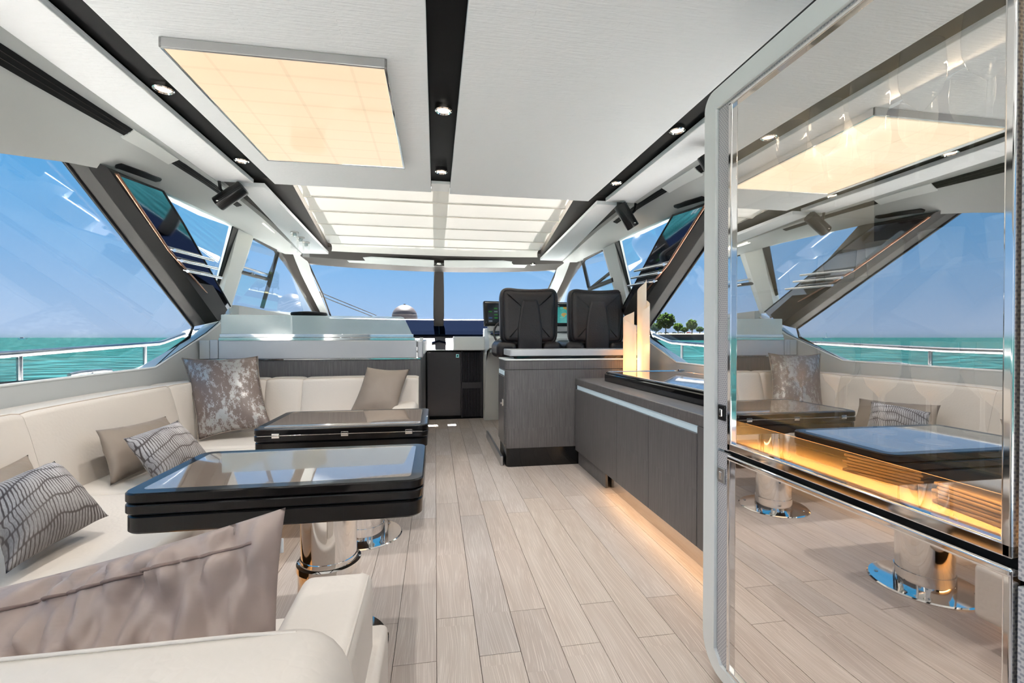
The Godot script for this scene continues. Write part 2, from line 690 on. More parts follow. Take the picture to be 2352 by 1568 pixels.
func spot(called: String, at: Vector3, col: Color, energy: float, size: float, angle: float, parent: Node) -> void:
	var l := SpotLight3D.new()
	l.name = called
	l.light_color = col
	l.light_energy = energy
	l.light_size = size
	l.spot_range = 12.0
	l.spot_angle = angle
	l.spot_attenuation = 2.0
	l.shadow_enabled = true
	l.position = at
	l.rotation_degrees = V(-90, 0, 0)
	parent.add_child(l, true)

func build_floor() -> void:
	var fl := struct("floor", "pale whitened oak plank floor with staggered end joints", "floor")
	box("subfloor", V(-2.3, -0.07, -6.7), V(2.4, -0.0135, 1.8), M.oak_joint, fl, 0.001)
	var rng := RandomNumberGenerator.new()
	rng.seed = 5
	var meshes := {}
	for k in range(-8, 11):
		var x := 0.003 + 0.1525 * (k + 0.5)
		var first := -1.875 if posmod(k, 2) == 0 else -1.63
		var z1 := first + 1.305 * 2
		while z1 > -6.5:
			var z0 := maxf(z1 - 1.305, -6.6)
			var top := minf(z1, 1.6)
			if top - z0 > 0.05:
				var ln := top - z0 - 0.0018
				var key := "%.3f" % ln
				if not meshes.has(key):
					meshes[key] = rbox(V(0.1508, 0.0135, ln), 0.0012, 1)
				obj("plank", meshes[key], M["oak%d" % rng.randi_range(0, 4)], fl, V(x, -0.00675, (top + z0) / 2))
			z1 -= 1.305

func build_ceiling() -> void:
	var ce := struct("ceiling", "white panelled deckhead with dark recessed channels", "ceiling")
	# dark backing with the sunroof opening left free
	box("backing", V(-1.62, 2.275, -3.46), V(1.70, 2.34, 1.8), M.channel, ce, 0.002)
	obj("backing", slab([V(-1.62, 2.275, -3.46), V(-1.02, 2.275, -3.46), V(-1.34, 2.275, -6.12), V(-1.34, 2.275, -6.3), V(-1.8, 2.275, -6.3), V(-1.8, 2.275, -3.46)], V(0, 0.065, 0)), M.dark_frame, ce)
	obj("backing", slab([V(1.10, 2.275, -3.46), V(1.70, 2.275, -3.46), V(1.88, 2.275, -3.46), V(1.88, 2.275, -6.3), V(1.42, 2.275, -6.3), V(1.42, 2.275, -6.12)], V(0, 0.065, 0)), M.dark_frame, ce)
	# panels, each hung below the backing
	box("panel", V(-1.125, 2.24, -3.48), V(-0.03, 2.268, 1.7), M.linen, ce, 0.004, 2)
	box("panel", V(0.108, 2.24, -3.50), V(1.21, 2.268, 1.7), M.linen, ce, 0.004, 2)
	box("panel", V(-1.50, 2.238, -3.48), V(-1.262, 2.268, 1.7), M.linen, ce, 0.004, 2)
	box("panel", V(1.345, 2.238, -3.48), V(1.585, 2.268, 1.7), M.linen, ce, 0.004, 2)
	box("panel_end", V(-0.028, 2.25, -3.48), V(0.106, 2.272, -3.31), M.white_paint, ce, 0.003)
	for s in [-1, 1]:
		obj("panel", slab(sds([V(-1.37, 2.22, -3.50), V(-1.20, 2.22, -3.50), V(-1.325, 2.20, -6.04), V(-1.635, 2.20, -6.04)], s), V(0, 0.03, 0)), M.linen, ce)
		obj("panel", slab(sds([V(-1.62, 2.185, -6.20), V(-1.39, 2.185, -6.20), V(-1.31, 2.17, -6.50), V(-1.57, 2.17, -6.50)], s), V(0, 0.018, 0)), M.white_paint, ce)
		# side lining between the panel and the header
		obj("side_lining", slab(sds([V(-1.5, 2.27, 1.7), V(-1.5, 2.25, -3.5), V(-1.66, 2.225, -6.2), V(-1.95, 2.225, -6.2), V(-1.95, 2.27, 1.7)], s), V(0, 0.05, 0)), M.satin, ce)
	# white flap panels along the windscreen head
	obj("panel", slab([V(-1.186, 2.205, -6.2), V(-0.016, 2.172, -6.2), V(-0.016, 2.108, -6.3), V(-1.123, 2.143, -6.3)], V(0, 0.014, 0.01)), M.satin_white, ce)
	obj("panel", slab([V(0.117, 2.174, -6.2), V(1.302, 2.204, -6.2), V(1.241, 2.131, -6.3), V(0.119, 2.110, -6.3)], V(0, 0.014, 0.01)), M.satin_white, ce)
	# windscreen head beam
	var ring := []
	for i in 13:
		var x := lerpf(-1.72, 1.80, i / 12.0)
		var d := absf(x - CX) / 1.76
		var y := 2.105 + 0.03 * d * d
		var zz := 0.25 * d * d
		ring.append(PackedVector3Array([V(x, y, -6.72 + zz), V(x, y + 0.05, -6.30 + zz * 0.6), V(x, 2.29, -6.08 + zz * 0.3), V(x, 2.36, -6.08 + zz * 0.3), V(x, 2.36, -6.78 + zz), V(x, y + 0.04, -6.80 + zz)]))
	obj("head_beam", loft_strips(ring), M.dark_frame, ce)
	box("hook", V(-0.02, 2.12, -6.31), V(0.12, 2.17, -6.25), M.black_plastic, ce, 0.01, 2)
	# sunroof: coaming, centre beam, glass
	var sr := struct("window_1", "glass sunroof above the white blind", "skylight")
	box("coaming", V(-1.45, 2.34, -3.52), V(1.53, 2.44, -3.42), M.gelcoat, sr, 0.01)
	obj("coaming", slab([V(-1.5, 2.34, -3.52), V(-0.93, 2.34, -3.52), V(-1.10, 2.34, -6.0), V(-1.5, 2.34, -6.0)], V(0, 0.08, 0)), M.gelcoat, sr)
	obj("coaming", slab([V(1.58, 2.34, -3.52), V(1.00, 2.34, -3.52), V(1.15, 2.34, -6.0), V(1.58, 2.34, -6.0)], V(0, 0.08, 0)), M.gelcoat, sr)
	# slotted front bar
	box("front_bar", V(-1.5, 2.34, -5.70), V(1.58, 2.36, -5.62), M.gelcoat, sr, 0.004)
	box("front_bar", V(-1.5, 2.34, -6.25), V(1.58, 2.36, -5.83), M.gelcoat, sr, 0.004)
	for i in 11:
		var wx := -1.25 + 0.257 * i
		box("web", V(wx - 0.04, 2.34, -5.84), V(wx + 0.04, 2.36, -5.69), M.gelcoat, sr, 0.004)
	box("centre_beam", V(-0.022, 2.34, -6.2), V(0.102, 2.42, -3.5), M.gelcoat, sr, 0.01)
	box("pane", V(-1.4, 2.425, -6.2), V(1.48, 2.433, -3.5), M.pane, sr, 0.002)
	# saloon roof; overhang and side shells added to keep sun off the ledges
	var rf := struct("roof", "white moulded roof of the saloon", "roof")
	box("shell", V(-2.32, 2.345, -3.5), V(2.40, 2.42, 2.1), M.gelcoat, rf, 0.02)
	for s in [-1, 1]:
		obj("added_side_shell", slab(sds([V(-2.32, 2.345, -3.49), V(-1.5, 2.345, -3.49), V(-1.6, 2.345, -6.3), V(-1.95, 2.345, -6.3), V(-2.28, 2.345, -4.9)], s), V(0, 0.075, 0)), M.gelcoat, rf)
	# roman blind under the sunroof
	var bl := thing("roman_blind", "white roman blind drawn across the sunroof, glowing with daylight", "blind", V(CX, 2.255, -4.8))
	var zs := [-3.46, -3.735, -4.15, -4.61, -5.10, -5.56, -6.14]
	var xl := [-0.98, -1.015, -1.075, -1.12, -1.165, -1.21, -1.32]
	for i in 6:
		var b := B.new()
		var nx := 16
		var nz := 8
		for j in nz:
			for k in nx:
				var ps := []
				for c in [[0, 0], [1, 0], [1, 1], [0, 1]]:
					var w: float = float(j + c[1]) / nz
					var z: float = lerpf(zs[i], zs[i + 1] - 0.02, w)
					var ww: float = lerpf(xl[i], xl[i + 1], w)
					var scal := 0.02 * sin(PI * w)
					var u: float = float(k + c[0]) / nx
					var x := lerpf(ww + scal, 2 * CX - ww - scal, u)
					ps.append(V(x - CX, 0.012 - 0.022 * pow(w, 1.6) - 0.004 * sin(PI * u), z + 4.8))
				b.q(ps[0], ps[1], ps[2], ps[3])
		var fo := obj("fold", fin(b, false), M.blind, bl)
		var hem := []
		for k in 9:
			var hx: float = lerpf(xl[i + 1] + 0.01, 2 * CX - xl[i + 1] - 0.01, k / 8.0)
			hem.append(V(hx - CX, -0.012 - 0.004 * sin(PI * k / 8.0), zs[i + 1] - 0.018 + 4.8))
		if i < 5:
			obj("hem", tube(hem, 0.0045, 6), M.hem, fo)

# header band: point at z and share t from the deckhead (0) to the window (1), port side
func band(z: float, t: float) -> Vector3:
	var up := [[1.8, -1.50, 2.24], [-3.5, -1.50, 2.238], [-4.4, -1.545, 2.235], [-6.2, -1.67, 2.205]]
	var lo := [[1.8, -1.82, 1.74], [-1.3, -1.81, 1.76], [-2.22, -1.78, 1.914], [-2.559, -1.78, 2.006], [-2.872, -1.77, 2.075], [-3.386, -1.78, 2.123], [-4.431, -1.80, 2.168], [-4.977, -1.80, 2.163], [-5.84, -1.80, 2.168], [-6.2, -1.79, 2.15]]
	return at_z(up, z).lerp(at_z(lo, z), t)

func at_z(a: Array, z: float) -> Vector3:
	for i in a.size() - 1:
		if z <= a[i][0] and z >= a[i + 1][0]:
			var k: float = (z - a[i][0]) / (a[i + 1][0] - a[i][0])
			return V(lerpf(a[i][1], a[i + 1][1], k), lerpf(a[i][2], a[i + 1][2], k), z)
	var l = a[a.size() - 1] if z < a[a.size() - 1][0] else a[0]
	return V(l[1], l[2], z)

# side glass plane, port
func gx(y: float) -> float:
	return -2.2 + 0.33 * (y - 1.1)

func build_sides() -> void:
	for s in [-1, 1]:
		var side := "port" if s < 0 else "starboard"
		var w := struct("wall_" + side, "pale grey painted %s side of the saloon" % side, "wall")
		# header band
		var rings := []
		for z in [1.8, 0.0, -1.3, -1.8, -2.22, -2.4, -2.559, -2.7, -2.872, -3.1, -3.386, -3.8, -4.431, -4.977, -5.4, -5.84, -6.2]:
			var u := band(z, 0)
			var l := band(z, 1)
			rings.append(PackedVector3Array(sds([u, l, l + V(-0.10, 0.02, 0), u + V(-0.42, 0.09, 0), u + V(0.0, 0.06, 0)], s)))
		obj("header", loft_strips(rings), M.satin, w)
		# side below the windows with its ledge
		var W := [V(-2.12, 0.907, 1.8), V(-2.12, 0.907, -2.633), V(-2.12, 0.916, -3.898), V(-2.06, 1.178, -4.564), V(-2.0, 1.286, -4.698)]
		rings = []
		for p in W:
			rings.append(PackedVector3Array(sds([p, V(p.x, -0.05, p.z), V(-2.34, -0.05, p.z), V(gx(p.y) - 0.02, p.y - 0.12, p.z), V(gx(p.y) - 0.012, p.y - 0.022, p.z), V(p.x - 0.012, p.y + 0.006, p.z)], s)))
		obj("side_panel", loft_strips(rings), M.satin, w)
		var lit_edge := []
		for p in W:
			lit_edge.append(sd(p + V(-0.004, 0.004, 0), s))
		obj("lit_sill_edge", tube(lit_edge, 0.009, 8), M.satin_white, w)  # white strip painting the sky-lit edge of the ledge
		# side forward of the pillar, running in towards the bow
		var F := [V(-2.02, 1.30, -4.70), V(-1.98, 1.44, -5.0), V(-1.93, 1.47, -5.9), V(-1.76, 1.50, -7.2), V(-1.5, 1.44, -7.9)]
		rings = []
		for p in F:
			rings.append(PackedVector3Array(sds([p, V(p.x + 0.03, -0.05, p.z), V(p.x - 0.2, -0.05, p.z), V(p.x - 0.14, p.y - 0.08, p.z), V(p.x - 0.11, p.y + 0.002, p.z)], s)))
		obj("side_panel", loft_strips(rings), M.satin, w)
		# seat-height coaming box behind the console
		obj("coaming", slab(sds([V(-2.02, 1.30, -4.92), V(-2.02, 1.475, -4.92), V(-1.93, 1.47, -4.92), V(-1.93, 1.30, -4.92)], s), V(0.28, -0.06, -0.7)), M.satin, w)
		# thick raking pillar between the windows
		var pil := struct("trim_pillar_" + side, "thick dark raking window pillar, %s side" % side, "pillar")
		var gt := V(-1.868, 2.105, -2.60)
		var gb := V(-2.151, 1.248, -4.514)
		var it := V(-1.732, 2.062, -2.765)
		var ib := V(-1.955, 1.30, -4.54)
		rings = []
		for i in 9:
			var k := i / 8.0
			var a := gt.lerp(gb, k)
			var c := it.lerp(ib, k)
			var mid := a.lerp(c, 0.42) + V(0.015, 0.0, 0.012)
			var f := V(-1.765, 2.11, -3.27).lerp(V(-1.905, 1.41, -4.64), k)
			var o := V(-1.84, 2.2, -3.40).lerp(V(-2.06, 1.40, -4.72), k)
			var o2 := a + V(-0.03, 0.0, -0.03)
			rings.append(PackedVector3Array(sds([a, mid, c, c + V(0.0, 0.0, -0.03), f + V(-0.012, 0, 0), o, o2], s)))
		obj("pillar", loft_strips(rings), M.pillar_dark, pil)
		var lin := []
		for i in 9:
			var k := i / 8.0
			var a := gt.lerp(gb, k)
			var c := it.lerp(ib, k)
			var mid := a.lerp(c, 0.42) + V(0.015, 0.0, 0.012)
			var up := V(0.003, 0.0, 0.004)
			lin.append(PackedVector3Array(sds([mid.lerp(c, 0.04) + up, c + up, c - up, mid.lerp(c, 0.04) - up], s)))
		obj("black_strip", loft_strips(lin), M.pillar_black, pil)  # black strip over the inner part of the pillar face
		obj("seal", tube(sds([gt, gb, V(-2.182, 1.155, -4.52), V(-2.275, 0.878, -3.965), V(-2.263, 0.905, -2.81), V(-2.255, 0.92, 0.0)], s), 0.011, 8), M.rubber, pil)
		# dark wedge along the sill: the ledge's shade built as a slab
		obj("foot", slab(sds([V(-2.151, 1.255, -4.514), V(-1.945, 1.305, -4.53), V(-2.0, 1.292, -4.66), V(-2.062, 1.188, -4.55), V(-2.12, 0.925, -3.90), V(-2.185, 1.155, -4.50)], s), V(-0.004, 0.006, 0.0)), M.pillar_dark, pil)
		# gloss panel on the pillar's inner face, with three bars
		var gp := thing("gloss_panel", "dark mirror panel with three steel bars on the %s pillar" % side, "panel", sd(V(-1.83, 1.3, -3.7), s), 0.0, "pillar panels")
		var off := -gp.position
		var pc := [V(-1.70, 2.034, -2.765), V(-1.70, 2.075, -3.187), V(-1.78, 1.96, -3.53), V(-1.96, 1.456, -4.768), V(-1.975, 1.383, -4.70), V(-1.80, 1.75, -3.471)]
		var nrm: Vector3 = (pc[1] - pc[0]).cross(pc[3] - pc[0]).normalized()
		if nrm.x < 0:
			nrm = -nrm
		var pcs := []
		for p in pc:
			pcs.append(p + nrm * 0.004)
		# a plane through three of the corners keeps the panel flat
		for i in pcs.size():
			pcs[i] -= nrm * nrm.dot(pcs[i] - pcs[0])
		var shift := sd(nrm, s) - sd(Vector3.ZERO, s)
		var loc := []
		for p in sds(pcs, s):
			loc.append(p + off)
		obj("panel", slab(loc, shift * 0.012), M.dark_mirror, gp)
		var edge := []
		for k in [0, 5, 4]:
			edge.append(loc[k] + shift * 0.012)
		obj("edge_trim", tube(edge, 0.009, 8), M.bronze_edge, gp)
		obj("edge_trim", tube([loc[0] + shift * 0.012, loc[1] + shift * 0.012, loc[2] + shift * 0.012, loc[3] + shift * 0.012], 0.007, 8), M.rubber, gp)
		for bar in [[V(-1.775, 1.752, -3.452), V(-1.80, 1.785, -4.056)], [V(-1.79, 1.70, -3.57), V(-1.82, 1.733, -4.17)], [V(-1.812, 1.644, -3.693), V(-1.842, 1.672, -4.302)]]:
			var a: Vector3 = sd(bar[0], s) + off + shift * 0.02
			var c: Vector3 = sd(bar[1], s) + off + shift * 0.02
			var br := obj("bar", tube([a, a.lerp(c, 0.5), c], 0.0115, 12), M.chrome, gp)
			for q in [a.lerp(c, 0.03), a.lerp(c, 0.62)]:
				obj("standoff", tube([q, q - shift * 0.035], 0.007, 8), M.steel, br)
		# windows
		var n0 := 2 if s < 0 else 5
		var w1 := struct("window_%d" % n0, "large %s saloon window with a raked forward edge" % side, "window")
		var w1p := [V(0, 1.78, 1.8), V(0, 1.80, -1.3), V(0, 1.95, -2.3), V(0, 2.09, -2.63), V(0, 1.248, -4.514), V(0, 1.155, -4.52), V(0, 0.873, -3.965), V(0, 0.909, -2.811), V(0, 0.91, 1.8)]
		for i in w1p.size():
			w1p[i].x = gx(w1p[i].y)
		obj("pane", slab(sds(w1p, s), V(-0.006 * -s, 0, 0)), M.pane, w1)
		var w2 := struct("window_%d" % (n0 + 1), "small four-sided %s window forward of the pillar" % side, "window")
		var w2p := [V(0, 2.16, -3.45), V(0, 2.20, -4.56), V(0, 1.66, -4.68), V(0, 1.4, -4.72), V(0, 1.42, -4.5)]
		for i in w2p.size():
			w2p[i].x = gx(w2p[i].y)
		obj("pane", slab(sds(w2p, s), V(-0.006 * -s, 0, 0)), M.pane, w2)
		obj("frame", tube(sds([w2p[0] + V(0.02, -0.01, 0), w2p[1] + V(0.02, -0.01, 0)], s), 0.014, 6), M.rubber, w2)
		obj("frame", slab(sds([V(-1.835, 2.20, -4.56), V(-1.835, 2.20, -4.69), V(-2.01, 1.60, -4.76), V(-2.01, 1.64, -4.63)], s), V(0.012 * -s, 0, 0)), M.rubber, w2)
		# pale post
		var post := struct("trim_post_" + side, "pale grey window post, %s side" % side, "post")
		rings = []
		for k in [0.0, 1.0]:
			var a := V(-1.822, 2.205, -4.67).lerp(V(-1.99, 1.45, -4.66), k)
			var c := V(-1.79, 2.20, -4.94).lerp(V(-1.96, 1.44, -4.80), k)
			var d := V(-1.85, 2.2, -5.10).lerp(V(-2.0, 1.44, -4.92), k)
			rings.append(PackedVector3Array(sds([a, c, d, d + V(-0.09, 0, 0), a + V(-0.09, 0, 0)], s)))
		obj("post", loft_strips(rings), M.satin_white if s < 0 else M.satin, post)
		# forward quarter window with its opening sash
		var w3 := struct("window_%d" % (n0 + 2), "%s quarter window with a dark opening sash" % side, "window")
		var w3p := [V(-1.86, 2.19, -5.0), V(-1.845, 2.18, -5.84), V(-1.80, 1.95, -6.35), V(-1.77, 1.72, -6.8), V(-1.74, 1.52, -7.2), V(-1.93, 1.47, -5.9), V(-2.0, 1.44, -4.9)]
		for i in w3p.size():
			w3p[i].x = lerpf(-1.87, -1.76, clampf((-w3p[i].z - 5.0) / 2.2, 0, 1)) - 0.1 * (2.1 - w3p[i].y) * clampf((7.2 + w3p[i].z) / 2.2, 0, 1) * 1.6
		obj("pane", slab(sds(w3p, s), V(-0.006 * -s, 0, 0)), M.pane, w3)
		var sash := [V(-1.85, 2.178, -5.08), V(-1.83, 2.165, -5.66), V(-1.832, 2.12, -5.74), V(-1.90, 1.835, -5.66), V(-1.90, 1.82, -5.60), V(-1.905, 1.80, -4.86)]
		if s > 0:
			sash = [V(-1.85, 2.178, -5.08), V(-1.83, 2.165, -5.66), V(-1.832, 2.12, -5.74), V(-1.88, 1.80, -5.66), V(-1.89, 1.785, -5.6), V(-1.90, 1.91, -4.86)]
		obj("sash", tube(sds(sash, s), 0.02, 8), M.pillar_dark, w3)
		if s < 0:
			obj("catch", rbox(V(0.03, 0.02, 0.06), 0.006), M.steel, w3, V(-1.875, 1.815, -5.12))
			obj("sash_rail", tube([V(-1.895, 1.855, -4.9), V(-1.89, 1.872, -5.6)], 0.010, 8), M.brushed, w3)
		else:
			obj("sash_rail", tube(sds([V(-1.89, 1.80, -4.84), V(-1.88, 1.775, -5.62)], s), 0.028, 8), M.rubber, w3)
		obj("mullion", tube(sds([V(-1.835, 2.15, -5.76), V(-1.90, 1.80, -5.69), V(-1.965, 1.49, -5.64)], s), 0.024, 8), M.pillar_dark, w3)
		# windscreen pillar: dark inner face and white face
		var ap := struct("trim_corner_" + side, "curved windscreen corner post, %s side" % side, "post")
		rings = []
		var ringd := []
		for q in [[V(-1.80, 2.172, -5.80), V(-1.73, 2.19, -5.98), V(-1.66, 2.20, -6.22)], [V(-1.785, 2.10, -6.0), V(-1.735, 2.11, -6.12), V(-1.655, 2.13, -6.42)], [V(-1.75, 1.965, -6.28), V(-1.735, 1.98, -6.35), V(-1.65, 2.0, -6.55)], [V(-1.745, 1.735, -6.78), V(-1.73, 1.75, -6.84), V(-1.62, 1.75, -6.9)], [V(-1.735, 1.53, -7.2), V(-1.705, 1.54, -7.2), V(-1.585, 1.51, -7.2)], [V(-1.73, 1.2, -7.5), V(-1.70, 1.2, -7.5), V(-1.57, 1.2, -7.5)]]:
			rings.append(PackedVector3Array(sds([q[1], q[2], q[2] + V(-0.06, 0.02, -0.10), q[1] + V(-0.05, 0.02, -0.12)], s)))
			ringd.append(PackedVector3Array(sds([q[0] + V(-0.07, 0.0, 0.03), q[1] + V(-0.002, 0, 0.0), q[1] + V(-0.05, 0.02, -0.10), q[0] + V(-0.10, 0.01, -0.05)], s)))
		obj("face", loft_strips(rings), M.satin_white, ap)
		obj("inner_face", loft_strips(ringd), M.dark_frame, ap)

func build_front() -> void:
	# windscreen in two panes with a centre mullion
	for s in [-1, 1]:
		var w := struct("window_%d" % (8 if s < 0 else 9), "%s half of the raked windscreen" % ("port" if s < 0 else "starboard"), "windscreen")
		var b := B.new()
		for i in 8:
			var ps := []
			for c in [i, i + 1]:
				var k: float = c / 8.0
				var x := 1.74 * k
				var dz := 0.28 * k * k
				ps.append([V(-x + CX, 2.13 + 0.02 * k, -6.70 + dz), V(-x + CX, 1.43 + 0.04 * k, -7.62 + 0.42 * k * k)])
			var a: Vector3 = sd(ps[0][0], s)
			var c2: Vector3 = sd(ps[1][0], s)
			var d: Vector3 = sd(ps[1][1], s)
			var e: Vector3 = sd(ps[0][1], s)
			b.q(a, c2, d, e)
		obj("pane", fin(b, false), M.pane, w)
		obj("edge_seal", tube(sds([V(-1.665, 2.12, -6.45), V(-1.61, 1.78, -6.95), V(-1.565, 1.48, -7.25)], s), 0.014, 8), M.rubber, w)
	var mu := struct("trim_mullion", "dark centre mullion of the windscreen", "mullion")
	var rings := []
	for q in [[2.16, -6.62, 0.066], [2.10, -6.74, 0.070], [1.9, -6.93, 0.078], [1.7, -7.07, 0.082], [1.5, -7.15, 0.083], [1.36, -7.16, 0.078], [1.325, -7.17, 0.070]]:
		var r := PackedVector3Array()
		for i in 16:
			var a := TAU * i / 16
			r.append(V(CX + 0.012 + signf(cos(a)) * pow(absf(cos(a)), 0.45) * q[2], q[0], q[1] - 0.05 + signf(sin(a)) * pow(absf(sin(a)), 0.45) * 0.05))
		rings.append(r)
	obj("mullion", loft(rings), M.dark_frame, mu)
	# dash: navy leather slope up to the windscreen, pale shelf below it
	var da := struct("trim_dash", "navy leather dash top under the windscreen", "dash")
	rings = []
	for i in 13:
		var x := lerpf(-1.62, 1.70, i / 12.0)
		var k := absf(x - CX) / 1.66
		var dz := 0.42 * k * k
		rings.append(PackedVector3Array([V(x, 1.195, -6.74), V(x, 1.25, -6.86), V(x, 1.432, -7.60 + dz), V(x, 1.40, -7.66 + dz), V(x, 1.1, -7.5 + dz), V(x, 1.17, -6.78)]))
	obj("dash_top", loft_strips(rings), M.navy_leather, da)
	obj("sill_strip", tube([V(-1.4, 1.44, -7.33), V(-0.7, 1.44, -7.56), V(0.04, 1.44, -7.63), V(0.78, 1.44, -7.56), V(1.5, 1.44, -7.33)], 0.007, 6), M.steel, da)
	obj("seam", tube([V(0.055, 1.197, -6.739), V(0.055, 1.252, -6.858), V(0.055, 1.34, -7.22)], 0.0035, 6), M.rubber, da)
	obj("shelf", slab([V(-0.3, 0.985, -6.50), V(0.72, 0.985, -6.50), V(0.72, 1.165, -6.755), V(-0.3, 1.165, -6.755)], V(0, -0.03, -0.03)), M.dash_leather, da)
	obj("shelf_lip", rbox(V(1.0, 0.012, 0.05), 0.004), M.satin_white, da, V(0.2, 0.974, -6.475))
	# navy chevron on the shelf: the mullion's shadow put into a raised shape
	obj("shadow_chevron", slab([V(-0.05, 1.075, -6.622), V(0.05, 1.10, -6.655), V(0.15, 1.075, -6.622), V(0.15, 1.06, -6.60), V(0.05, 1.086, -6.634), V(-0.05, 1.06, -6.60)], V(0, 0.014, 0.01)), M.navy_leather, da)
	# bulkhead below
	var wf := struct("wall_front", "dark forward bulkhead below the dash", "wall")
	box("panel", V(-1.7, -0.05, -6.9), V(1.8, 0.95, -6.58), M.black_matte, wf, 0.004)
	box("panel", V(-2.0, 0.9, -8.0), V(2.08, 1.15, -7.2), M.black_matte, wf, 0.004)
	# wipers outside
	var wp := thing("windscreen_wiper", "thin black double-arm wiper across the port windscreen", "wiper", V(-1.69, 1.80, -7.28))
	obj("arm", tube([V(0, 0.02, 0), V(0.74, -0.29, -0.42)], 0.007, 6), M.black_plastic, wp)
	obj("arm", tube([V(0.01, -0.035, 0), V(0.69, -0.31, -0.40)], 0.007, 6), M.black_plastic, wp)
	obj("pivot", rbox(V(0.06, 0.1, 0.05), 0.012, 2), M.black_plastic, wp, V(-0.02, 0.0, 0.0))

func build_aft() -> void:
	var w := struct("wall_aft", "pale aft bulkhead with wide glass doors to the cockpit", "wall")
	box("panel", V(-2.4, -0.05, 1.8), V(-1.5, 2.3, 1.88), M.satin, w, 0.004)
	box("panel", V(1.6, -0.05, 1.8), V(2.5, 2.3, 1.88), M.satin, w, 0.004)
	box("panel", V(-1.5, 2.1, 1.8), V(1.6, 2.3, 1.88), M.satin, w, 0.004)
	for x in [-1.5, -0.48, 0.55, 1.56]:
		box("stile", V(x, -0.02, 1.81), V(x + 0.05, 2.1, 1.86), M.brushed, w, 0.003)
	box("pane", V(-1.45, 0.0, 1.83), V(1.56, 2.1, 1.838), M.pane, w, 0.002)

